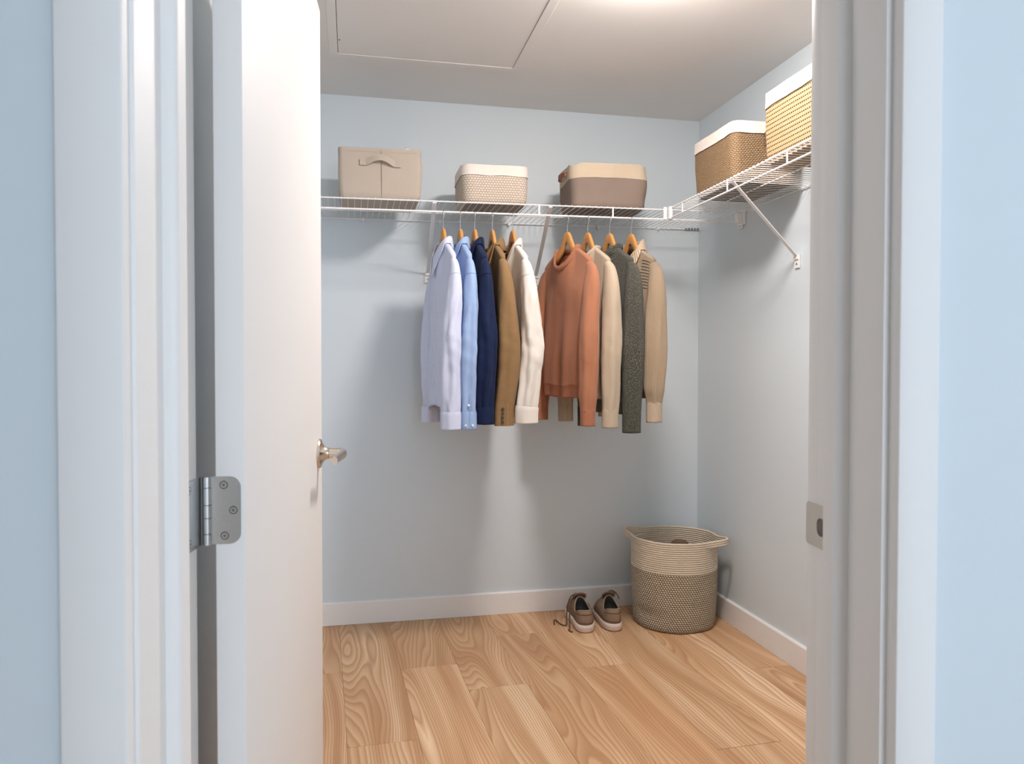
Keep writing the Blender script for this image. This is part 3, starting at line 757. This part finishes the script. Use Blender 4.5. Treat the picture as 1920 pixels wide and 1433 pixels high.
g5.collar(M['white'], -.24, spread=.26, point=.030, leaf=.050); g5.placket(M['white'], M['button'], nb=6); g5.sleeve_seam(M['white'])
g6 = Garment('sweater', spots[5], PH[5], 'rust orange crew-neck sweater, leftmost of the sweaters', 'sweater', [M['rust'], M['rust_rib']], 3.4, D=.040, hem=-.775, tail=0, fold=.009, nd=.085, bd=.0, nk=.082, wk=.030, cuff=M['rust_rib'], slb=.98, sl_end=-.885, cuff_len=.062, cuff_scale=.86, hemband=.085, wave=.006, swrk=.003, back=-.020)
g6.neckring(M['rust_rib'], (.006, .0125)); 
m = MB(); m.bbox(-.013, .013, .0325, .0335, -.176, -.158, .0004, 1); tg = m.build('tag', M['tag'], g6.t)
for k in range(4): MB().box(-.008+k*.0042, -.0055+k*.0042, .0318, .0324, -.171, -.164).build('tag_text_stroke', M['steel_dark'], tg, smooth=False)  # dark strokes standing for the tag's lettering
g7 = Garment('sweater', spots[6], PH[6], 'plain oatmeal beige sweater behind the rust sweater', 'sweater', [M['beige'], M['beige_rib']], 6.2, D=.038, hem=-.78, tail=0, fold=.006, nd=.05, bd=0, nk=.075, wk=.040, cuff=M['beige_rib'], slb=1.02, sl_end=-.895, cuff_len=.070, cuff_scale=.93, hemband=.08, wave=.004, swrk=.003, back=-.002)
g7.neckring(M['beige_rib'], (.005, .009))
g8 = Garment('sweater', spots[7], PH[7], 'dark green speckled sweater between the beige and cream knits', 'sweater', [M['green'], M['green_rib']], 9.1, D=.042, hem=-.845, tail=0, fold=.005, nd=.040, bd=0, nk=.070, wk=.040, cuff=M['green_rib'], slb=1.14, sl_end=-.918, cuff_len=.085, cuff_scale=.95, hemband=.07, swrk=.003, back=-.008)
g8.neckring(M['green_rib'], (.007, .016), lift=.012)
g9 = Garment('cardigan', spots[8], PH[8], 'chunky cream knit cardigan, rightmost garment on the rod', 'cardigan', [M['cream'], M['cream_rib']], 11.4, D=.046, hem=-.78, tail=0, fold=.004, nd=.15, vneck=True, bd=0, nk=.074, wk=.042, cuff=M['cream_rib'], slb=1.16, sl_end=-.878, cuff_len=.085, cuff_scale=.80, hemband=.09, swrk=.003, back=-.010)
g9.collar(M['cream_rib'], -.30, stand=.040, leaf=.075, point=.0, spread=.42, vexp=.9, name='shawl_collar')
for k in range(10):
    pts = []
    for i in range(9):
        t = i/8; u = lerp(.108, .186, t); v = .035+.021*k+.020*(1-t)**2-.012*t
        pts.append(g9.front(u, max(.004, v), -.0008))
    MB().tube(pts, [.0012]+[.0034]*7+[.0012], 8).build('raglan_rib', M['cream_rib'], g9.t, smooth=True)

# ================================================================== STORAGE BINS
def rr_ring(w, d, r, ne=8, nc=6):
    pts = []
    cs = [(w/2-r, -d/2+r, -90), (w/2-r, d/2-r, 0), (-w/2+r, d/2-r, 90), (-w/2+r, -d/2+r, 180)]
    for i, (cx, cy, a0) in enumerate(cs):
        for k in range(nc+1):
            a = R(a0+90*k/nc); pts.append((cx+r*math.cos(a), cy+r*math.sin(a), math.cos(a), math.sin(a)))
        nx = cs[(i+1) % 4]; a = R(a0+90); q0 = (cx+r*math.cos(a), cy+r*math.sin(a)); q1 = (nx[0]+r*math.cos(a), nx[1]+r*math.sin(a))
        for k in range(1, ne): pts.append((lerp(q0[0], q1[0], k/ne), lerp(q0[1], q1[1], k/ne), math.cos(a), math.sin(a)))
    s = [0]
    for i in range(1, len(pts)+1): s.append(s[-1]+math.hypot(pts[i % len(pts)][0]-pts[i-1][0], pts[i % len(pts)][1]-pts[i-1][1]))
    return pts, s
class Bin:
    def __init__(s, name, x, y, z, w, d, h, r, rz, label, seed, taper=.03, bulge=.004, wav=.003, sag=0, ry=0):
        s.__dict__.update(locals()); s.t = thing(name, (x, y, z), label, 'storage bin' if 'bin' in label else 'basket', rz); s.t.rotation_euler = (0, ry, rz)
        s.ring, s.s_ = rr_ring(w, d, r)
    def pt(s, i, z, off=0):
        x, y, nx, ny = s.ring[i % len(s.ring)]; t = z/s.h
        k = 1-s.taper*(1-t); kb = 1-.05*max(0, (.04-t)/.04)
        o = off + s.bulge*math.sin(math.pi*min(1, t*1.05)) + s.wav*nz(x*9+s.seed, y*9, z*9)*sstep(0, .3, t)
        zz = z - (s.sag*sstep(.55, 1, t)*(max(0, -nx)*.0+abs(nx)*abs(ny)*2) if s.sag else 0)
        return (x*k*kb+nx*o, y*k*kb+ny*o, zz)
    def shell(s, name, mat, z0, z1, off=0, floor=False, top=True, inner=.006, wavy=0, n=14, depth=None):
        N = len(s.ring); rows = []
        for k in range(n+1):
            z = lerp(z0, z1, k/n)
            rows.append([s.pt(i, z+(wavy*nz(s.ring[i % N][0]*14, s.ring[i % N][1]*14, s.seed)*(1-k/n) if wavy else 0), off) for i in range(N)])
        if floor: rows.insert(0, [(0, 0, 0)]*N); 
        if top:
            rows.append([(lambda p: (p[0], p[1], p[2]+.0015))(s.pt(i, z1, off-inner*.5)) for i in range(N)])
            zz = depth if depth is not None else .012
            for k in range(5): rows.append([s.pt(i, lerp(z1, zz, k/4), off-inner) for i in range(N)])
            if depth is None: rows.append([(0, 0, .012)]*N)
        elif wavy or off: rows.append([s.pt(i, z1, -.001) for i in range(N)])
        if off and not floor: rows.insert(0, [(lambda p: p)(s.pt(i, rows[0][i][2] if False else z0+.002, .0005)) for i in range(N)])
        q = s.s_
        uv = lambda i, j: (q[j], rows[i][j % N][2])
        return MB().grid(rows, True, uv).build(name, mat, s.t, smooth='auto', weld=.00001)
SHT = RR+WR*2-.0006        # top of the wires over the shelf line
def bx_z(x): return shelf_z(x)+SHT
M['linen'] = weave('greige_linen', srgb(168, 154, 140), srgb(206, 194, 180), .0022, .0022, .35, .0006, .55, slub=.5)
M['linen_seam'] = plain('dark_seam_thread', srgb(110, 98, 88), .9)
M['liner'] = cloth('pale_cotton_liner', srgb(214, 204, 196), srgb(232, 224, 216))
M['liner_cream'] = cloth('cream_canvas', srgb(184, 168, 146), srgb(202, 186, 164))
M['liner_white'] = cloth('white_cotton_liner', srgb(212, 202, 194), srgb(230, 222, 214))
M['greyfab'] = weave('taupe_canvas', srgb(120, 104, 94), srgb(158, 142, 130), .0024, .0024, .4, .0006, .5, slub=.5)
M['leather'] = plain('brown_leather', srgb(120, 62, 34), .5, nscale=120, namt=.25, bump=.2)
M['leather_dark'] = plain('dark_brown_leather', srgb(80, 52, 38), .55, nscale=120, namt=.2, bump=.2)
def hexweave(name, c1, c2, line, p):
    g = G(name); u, v, o = g.uv()
    row = g.f('FLOOR', g.f('MULTIPLY', v, 1/p)); fu = g.f('FRACT', g.f('ADD', g.f('MULTIPLY', u, 1/(p*1.25)), g.f('MULTIPLY', row, .5))); fv = g.f('FRACT', g.f('MULTIPLY', v, 1/p))
    a = g.f('ABSOLUTE', g.f('SUBTRACT', fu, .5)); b = g.f('ABSOLUTE', g.f('SUBTRACT', fv, .5))
    d = g.f('MAXIMUM', g.f('ADD', g.f('MULTIPLY', a, .85), g.f('MULTIPLY', b, .55)), b)
    n = g.noise(o, 90, 2); c = g.mix(n, c1, c2); e = g.smooth(d, .36, .48); c = g.mix(g.f('MULTIPLY', e, .8), c, line)
    g.bump(g.f('SUBTRACT', 1.0, e), .7, .0015); return g.done(c, .85, spec=.2)
M['hexweave'] = hexweave('cream_rope_weave', srgb(198, 184, 168), srgb(226, 214, 200), srgb(150, 134, 118), .0098)
def wicker(name, c1, c2, dark, pu, pv, dash=.35):
    g = G(name); u, v, o = g.uv()
    row = g.f('FLOOR', g.f('MULTIPLY', v, 1/pv)); fv = g.f('FRACT', g.f('MULTIPLY', v, 1/pv))
    fu = g.f('FRACT', g.f('ADD', g.f('MULTIPLY', u, 1/pu), g.f('MULTIPLY', row, .5)))
    hu = g.f('SINE', g.f('MULTIPLY', fu, math.pi)); hv = g.f('SINE', g.f('MULTIPLY', fv, math.pi))
    h = g.f('MULTIPLY', g.f('POWER', hu, .5), g.f('POWER', hv, .6))
    n = g.noise(g.xyz(g.f('MULTIPLY', u, 2/pu), g.f('MULTIPLY', v, 1.2/pv), 0), 1, 3); n2 = g.noise(o, 9, 2)
    c = g.mix(n, c1, c2); c = g.mix(g.f('MULTIPLY', n2, .3), c, c1)
    c = g.mix(g.smooth(h, .55, .15), c, dark)
    g.bump(h, .9, .003); return g.done(c, .7, spec=.25)
def dashweave(name, c1, c2, dark, pv, pu):
    g = G(name); u, v, o = g.uv()
    row = g.f('FLOOR', g.f('MULTIPLY', v, 1/pv)); fv = g.f('FRACT', g.f('MULTIPLY', v, 1/pv)); fu = g.f('FRACT', g.f('ADD', g.f('MULTIPLY', u, 1/pu), g.f('MULTIPLY', row, .37)))
    inl_ = g.smooth(g.f('ABSOLUTE', g.f('SUBTRACT', fv, .5)), .17, .10); on = g.smooth(g.f('ABSOLUTE', g.f('SUBTRACT', fu, .5)), .36, .28)
    d = g.f('MULTIPLY', inl_, on)
    br = g.f('FRACT', g.f('MULTIPLY', v, 3/pv)); rows = g.f('SINE', g.f('MULTIPLY', br, math.pi)); cr = g.f('ABSOLUTE', g.f('SINE', g.f('MULTIPLY', u, math.pi/(pu*.5))))
    h = g.f('MULTIPLY', g.f('MULTIPLY_ADD', rows, .6, .4), g.f('MULTIPLY_ADD', cr, .35, .65))
    n = g.noise(g.xyz(g.f('MULTIPLY', u, 160), g.f('MULTIPLY', v, 300), 0), 1, 3)
    c = g.mix(g.f('ADD', g.f('MULTIPLY', h, .6), g.f('MULTIPLY', n, .4)), c1, c2); c = g.mix(d, c, dark)
    g.bump(g.f('SUBTRACT', h, d), .8, .002); return g.done(c, .75, spec=.25)
M['wicker'] = wicker('brown_seagrass', srgb(138, 112, 82), srgb(180, 153, 120), srgb(88, 67, 47), .012, .0068)
M['straw'] = dashweave('golden_straw', srgb(146, 117, 82), srgb(178, 151, 116), srgb(46, 32, 20), .0150, .0105)

BF = 3.150                                             # front faces of the bins on the back shelf
def strap(b, name, mat, pts, hw, th, up): return MB().tube(pts, [(th, hw)]*len(pts), 4, up=up).build(name, mat, b.t, smooth=False)
b = Bin('fabric_bin', .1185, BF+.135, bx_z(.12), .334, .27, .206, .018, 0, 'greige linen storage bin with a fabric strap handle, left end of the back shelf', 1, taper=.035, bulge=.005, ry=-SLOPE)
b.shell('bin_body', M['linen'], 0, .206, 0, True, True, .007)
b.shell('top_hem', M['linen'], .192, .2065, .0012, False, True, .009, depth=.185, n=3)
yf = -.135
pts = [(.004, yf-.0062+.0035*(1-t)*1.0, .004+.198*t) for t in [k/12 for k in range(13)]]
MB().tube([(p[0], b.pt(0, p[2])[1]-.0004, p[2]) for p in pts], .0009, 6).build('front_seam', M['linen_seam'], b.t)
hs = []
for k in range(21):
    t = k/20; hx = lerp(-.082, .082, t); arch = max(0, math.sin(math.pi*min(1, max(0, (t-.16)/.68))))
    hs.append((hx, b.pt(0, .15)[1]-.0035-.016*arch, .1505-.003*t+.020*arch-.004))
MB().tube(hs, [(.0125, .0016)]*21, 4, up=(0, 0, 1), rect=True).build('strap_handle', M['linen'], b.t, smooth=False)
wc = MB()
rows = []
for i in range(13):
    rows.append([(.085+.05*(i/12)-.002, -.092+.05*(j/8-.5), .2045+.026*max(0, math.sin(math.pi*i/12))**.7*max(.0, math.sin(math.pi*j/8))**.5*(1+.35*nz(i*.7, j*.6, 2))) for j in range(9)])
b2 = MB().grid(rows, False, lambda i, j: (i*.005, j*.005)).grid([[(p[0], p[1], .016) for p in r] for r in rows], False, flip=True).grid([rows[0], [(p[0], p[1], .016) for p in rows[0]]]).grid([rows[-1], [(p[0], p[1], .016) for p in rows[-1]]])
wcl = b2.build('folded_cloth', M['liner_white'], None, smooth=True); wcl.location = (.1185, BF+.135, bx_z(.12)-.002)
tag(wcl, 'small white cloth peeking out of the greige linen bin', 'cloth')

b = Bin('woven_bin', .602, BF+.135, bx_z(.6), .286, .26, .160, .040, 0, 'cream woven rope storage bin with a pale folded-over liner, middle of the back shelf', 2, taper=.05, bulge=.006, wav=.004, ry=-SLOPE)
b.shell('bin_body', M['hexweave'], 0, .158, 0, True, True, .007)
b.shell('folded_liner', M['liner'], .117, .162, .0035, False, True, .010, wavy=.006, depth=.09, n=6)
b = Bin('fabric_bin', 1.116, BF+.130, bx_z(1.116), .350, .26, .192, .042, R(-3), 'taupe fabric storage bin with cream top band and brown leather handle', 3, taper=.05, bulge=.004, wav=.009, sag=.012, ry=-SLOPE)
b.shell('bin_body', M['greyfab'], 0, .188, 0, True, True, .006)
b.shell('cream_band', M['liner_cream'], .128, .192, .0014, False, True, .008, wavy=.008, depth=.12, n=7)
xl = b.pt(0, .15)
xs = -.350/2-.004
hp_ = [(xs+.004, .052, .158), (xs-.012, .045, .160), (xs-.020, .0, .162), (xs-.012, -.045, .160), (xs+.004, -.055, .158)]
MB().tube([(curve([(i, p[0]) for i, p in enumerate(hp_)], q/5), curve([(i, p[1]) for i, p in enumerate(hp_)], q/5), .158) for q in range(21)], [(.0095, .0020)]*21, 4, up=(0, 0, 1), rect=True).build('leather_handle', M['leather'], b.t, smooth=False)
for yy in (-.050, .048): MB().disc((xs-.004, yy, .158), (-1, 0, 0), .0045, .003, 12).build('rivet', M['nickel'], b.t)

zr = ZR+SHT
b = Bin('wicker_basket', 1.540, 2.785, zr, .270, .350, .222, .030, 0, 'brown seagrass basket with white liner at the far end of the right shelf', 4, taper=.05, bulge=.003, wav=.003)
b.shell('basket_body', M['wicker'], 0, .218, 0, True, True, .008)
b.shell('cloth_liner', M['liner_white'], .180, .225, .0040, False, True, .012, wavy=.007, depth=.15, n=6)
MB().bbox(-.012, .012, -.350/2-.0085, -.350/2-.0035, .135, .186, .0012, 1).build('leather_tab', M['leather_dark'], b.t)
b = Bin('wicker_basket', 1.545, 2.215, zr, .280, .370, .240, .018, 0, 'golden straw basket with dark dashes and white liner, nearest on the right shelf', 5, taper=.03, bulge=.003, wav=.003)
b.shell('basket_body', M['straw'], 0, .236, 0, True, True, .008)
b.shell('cloth_liner', M['liner_white'], .192, .243, .0040, False, True, .012, wavy=.006, depth=.16, n=6)

# ================================================================== LAUNDRY BASKET
def rope(name, c1, c2, dark=None):
    g = G(name); u, v, o = g.uv()
    tw = g.f('SINE', g.f('MULTIPLY', g.f('ADD', g.f('MULTIPLY', u, 1/.0075), g.f('MULTIPLY', v, .8)), 2*math.pi)); h = g.f('MULTIPLY_ADD', tw, .5, .5)
    n = g.noise(o, 25, 3); c = g.mix(g.f('ADD', g.f('MULTIPLY', h, .35), g.f('MULTIPLY', n, .5)), c1, c2)
    if dark is not None:
        fv = g.f('FRACT', v); idx = g.f('FLOOR', v); tri = g.f('ABSOLUTE', g.f('SUBTRACT', fv, .5))
        ph = g.f('ADD', g.f('MULTIPLY', u, 1/.0118), g.f('ADD', g.f('MULTIPLY', tri, .9), g.f('MULTIPLY', idx, .5)))
        s = g.f('SINE', g.f('MULTIPLY', ph, 2*math.pi)); c = g.mix(g.smooth(s, -.25, .35), c, dark); h = s
    g.bump(h, .5, .0012); return g.done(c, .9, spec=.15)
M['rope'] = rope('cream_cotton_rope', srgb(200, 186, 166), srgb(228, 216, 198))
M['rope2'] = rope('two_tone_rope', srgb(200, 186, 162), srgb(228, 216, 196), srgb(116, 100, 82))
BX, BY, BA = 1.478, 3.290, math.atan2(-.67, .74)
lb = thing('laundry_basket', (BX, BY, 0), 'tall cream and brown coiled rope laundry basket on the floor in the corner', 'basket')
CH = .00955; NS = 150
def brad(z): return curve([(0, .168), (.006, .178), (.03, .187), (.12, .193), (.25, .196), (.41, .199)], z)
def dent(th, z): return -.010*math.exp(-((z-.075)/.03)**2)*math.exp(-(((th-R(205)+math.pi) % (2*math.pi)-math.pi)/.5)**2) + .003*nz(math.cos(th)*2, math.sin(th)*2, z*6)
def coils(k0, k1, mat, name, hfun=None):
    rows = []; vv = []
    def r_at(th, z, k, inn):
        rr = brad(z)+dent(th, z); base = rr-(.0085 if inn else 0); h = hfun(th, k) if hfun else (0, 0)
        return base+h[0], h[1]
    for inn in (0, 1):
        seq = range(k0, k1) if not inn else range(k1-1, k0-1, -1)
        for k in seq:
            for q in range(5):
                t = q/4 if not inn else 1-q/4
                z = (k+t)*CH; bul = .0050*math.sin(math.pi*t)**.6 - .0026
                row = []
                for j in range(NS):
                    th = 2*math.pi*j/NS; r, dz = r_at(th, z, k, inn); r += bul*(1 if not inn else -1)
                    row.append((r*math.cos(th), r*math.sin(th), z+dz+.0006))
                rows.append(row); vv.append(k+t)
    rows.append(rows[0]); vv.append(vv[0])
    return MB().grid(rows, True, lambda i, j: (j/NS*1.22, vv[i])).build(name, mat, lb, smooth=True)
KT = 43; KM = 28
coils(0, KM, M['rope2'], 'two_tone_coils')
coils(KM, KT-3, M['rope'], 'cream_coils')
def hbump(th, k):
    o = 0
    for a in (BA, BA+math.pi):
        d = (th-a+math.pi) % (2*math.pi)-math.pi; o = max(o, math.exp(-abs(d/.27)**2.2))
    return (.052*o, .010*o)
coils(KT-3, KT, M['rope'], 'rim_and_handles', hbump)
MB().lathe([(0, .0005), (.16, .0005), (.172, .003), (.172, .010), (0, .010)], 60).build('basket_floor', M['rope2'], lb)
# rolled cloth inside
ct = thing('rolled_cloth', (1.512, 3.308, .0115), 'grey-brown striped cloth roll standing inside the laundry basket', 'cloth')
def striped():
    g = G('striped_towel'); u, v, o = g.uv(); s = g.f('SINE', g.f('MULTIPLY', u, 2*math.pi/.012)); c = g.mix(g.smooth(s, -.2, .4), srgb(118, 98, 78), srgb(78, 64, 52)); return g.done(c, .95)
prof = [(.052, 0), (.055, .02), (.050, .2), (.046, .345), (.036, .362), (.018, .369), (.0008, .371)]
rows = [[(r*(1+.06*math.sin(3*a+z*9))*math.cos(a), .75*r*math.sin(a), z) for a in [2*math.pi*k/36 for k in range(36)]] for r, z in prof]
MB().grid(rows, True, lambda i, j: (j/36*.3, prof[i][1])).build('cloth_roll', striped(), ct, smooth=True)

# ================================================================== SHOES
M['suede'] = weave('brown_canvas_upper', srgb(122, 100, 82), srgb(158, 134, 112), .0016, .0016, .3, .0005, .6, slub=.4)
M['sole'] = plain('off_white_rubber', srgb(216, 200, 190), .55, namt=.04)
M['lining'] = plain('black_lining', (.018, .018, .018), .95)
M['lace'] = plain('brown_lace', srgb(92, 72, 56), .9, nscale=500, namt=.25)
M['shoetrim'] = plain('pale_collar_edge', srgb(160, 142, 122), .9)
def shoe(x, y, rz, label, lr, loose):
    t = thing('shoe', (x, y, 0), label, 'shoe', rz, 'pair of brown canvas shoes beside the laundry basket')
    L = .285; N = 72
    hwid = [(0, .012), (.006, .024), (.02, .032), (.06, .0365), (.11, .036), (.16, .041), (.21, .0465), (.245, .042), (.268, .030), (.281, .014), (.285, .006)]
    def outline(a, off=0):
        # a: angle about the shoe's long axis seen from above, 0 = toe
        yy = L/2 + (L/2)*math.cos(a)*1.0; yy = L/2*(1+math.copysign(abs(math.cos(a))**.85, math.cos(a)))
        h = curve(hwid, min(L, max(0, yy))); s = math.copysign(1, math.sin(a)) if abs(math.sin(a)) > 1e-6 else 0
        ax = .006*lr*math.sin(math.pi*yy/L) - .006*lr*sstep(.2, .285, yy)
        k = (h+off)*(abs(math.sin(a))**.35 if abs(math.sin(a)) > 1e-6 else 0)
        return Vector((ax + s*k, yy + off*math.cos(a), 0))
    def opening(a):
        c, s = math.cos(a), math.sin(a)
        yy = .083+.066*c; z = .062+.016*sstep(0, 1, -c)**1.5+.034*max(0, c)**1.6
        return Vector((.004*lr*0+.0295*math.copysign(abs(s)**.8, s)*(1-.15*c), yy, z))
    AS = [2*math.pi*i/N for i in range(N)]
    # sole
    prof = [(-.010, .001), (-.002, .0012), (.003, .005), (.0045, .012), (.004, .022), (.0020, .0275), (-.004, .0285), (-.02, .0285)]
    rows = [[outline(a, o)+Vector((0, 0, z+.004*sstep(.22, .285, outline(a).y))) for a in AS] for o, z in prof]
    m = MB().grid(rows, True); m.add(rows[0], [tuple(range(N))[::-1]]); m.add(rows[-1], [tuple(range(N))])
    so = m.build('sole', M['sole'], t, smooth=True)
    rows = [[outline(a, .0047)+Vector((0, 0, z)) for a in AS] for z in (.0145, .0155)]
    MB().grid(rows, True).build('sole_line', M['shoetrim'], so, smooth=True)
    # upper
    def up(a, b, off=0):
        o = outline(a, -.001)+Vector((0, 0, .0265)); c = opening(a)
        cz = max(o.z+.030+.012*max(0, math.cos(a)), 0)
        ct_ = Vector((o.x*1.02, o.y+.002*math.cos(a), cz)); ct2 = Vector((lerp(o.x, c.x, .62), lerp(o.y, c.y, .55), lerp(o.z, c.z, .80)+.008*max(0, math.cos(a))))
        p = o*(1-b)**3 + ct_*3*b*(1-b)**2 + ct2*3*b*b*(1-b) + c*b**3
        if off:
            d = p-Vector((0, .13, .03)); p = p + d.normalized()*off
        return p
    B = 22
    rows = [[up(a, k/B) for a in AS] for k in range(B+1)]
    m = MB().grid(rows, True, lambda i, j: (j/N*.6, i/B*.1)); m.build('upper', M['suede'], t, smooth=True)
    rows = [[opening(a)*1.0 + Vector((0, 0, dz)) + (Vector((0, .083, 0))-Vector((opening(a).x, opening(a).y, 0))) .normalized()*-.0 + Vector((-opening(a).x*k, (.083-opening(a).y)*k, 0)) for a in AS] for k, dz in ((.0, 0), (.06, -.004), (.02, -.018), (0, -.030), (.25, -.036), (.98, -.036))]
    MB().grid(rows, True).build('lining', M['lining'], t, smooth=True)
    MB().tube([opening(a)+Vector((0, 0, .0005)) for a in AS], .0019, 8, closed=True).build('collar_edge', M['shoetrim'], t, smooth=True)
    # heel counter and its seam
    hs = [a for a in [math.pi-.95+1.9*k/20 for k in range(21)]]
    for lo, hi, nm in ((.60, .92, 'heel_patch'),):
        rows = [[up(a, lerp(lo, hi, k/5), .0014 if 0 < k < 5 else .0002) for a in hs] for k in range(6)]
        MB().grid(rows, False, lambda i, j: (j*.004, i*.006)).build(nm, M['suede'], t, smooth=True)
    MB().tube([up(a, .10, .0012) for a in AS], .0012, 6, closed=True).build('foxing_seam', M['lace'], t, smooth=True)
    MB().tube([up(a, .60, .0016) for a in hs], .0011, 6).build('heel_seam', M['lace'], t, smooth=True)
    # tongue
    rows = []
    for i in range(9):
        q = i/8; yy = lerp(.190, .138, q); zz = lerp(.071, .112, q); hw = lerp(.016, .024, q)
        rows.append([(hw*(j/4-1), yy+.004*abs(j/4-1), zz-.009*abs(j/4-1)**2) for j in range(9)])
    o = MB().grid(rows, False, lambda i, j: (j*.006, i*.008)).build('tongue', M['suede'], t, smooth=True)
    md = o.modifiers.new('thickness', 'SOLIDIFY'); md.thickness = .004
    # laces across the instep
    for i in range(5):
        q = i/4; yy = lerp(.196, .150, q); zz = lerp(.074, .103, q)
        pts = [(.023*(k/6-1)*(1+.12*q), yy+(.006 if i % 2 else -.004)*(k/6-1), zz+.0035-.012*abs(k/6-1)**2.2) for k in range(13)]
        MB().tube(pts, [(.0032, .0014)]*13, 6, up=(0, 1, 0)).build('lace', M['lace'], t, smooth=True)
    if loose:
        for P_ in loose:
            tab = list(enumerate(P_)); n = (len(P_)-1)*6
            pts = [tuple(curve([(i, p[c]) for i, p in tab], k/6) for c in range(3)) for k in range(n+1)]
            MB().tube(pts, .0024, 8).build('loose_lace', M['lace'], t, smooth=True)
    t.scale = (1.22, 1.02, 1.24)
    return t
shoe(1.026, 3.218, R(-6), 'left brown canvas shoe with its lace trailing on the floor', 1,
     [[(-.012, .160, .108), (-.034, .168, .090), (-.048, .150, .058), (-.056, .120, .030), (-.060, .095, .006), (-.078, .120, .0030), (-.088, .165, .004), (-.099, .150, .010), (-.103, .118, .0032)],
      [(-.018, .150, .108), (-.036, .135, .085), (-.046, .100, .052), (-.051, .070, .028), (-.053, .052, .006), (-.060, .040, .003), (-.050, .014, .003)]])
shoe(1.160, 3.212, R(-8), 'right brown canvas shoe standing next to the rope laundry basket', -1,
     [[(-.005, .150, .109), (.012, .146, .115), (.028, .140, .106), (.036, .120, .090)]])
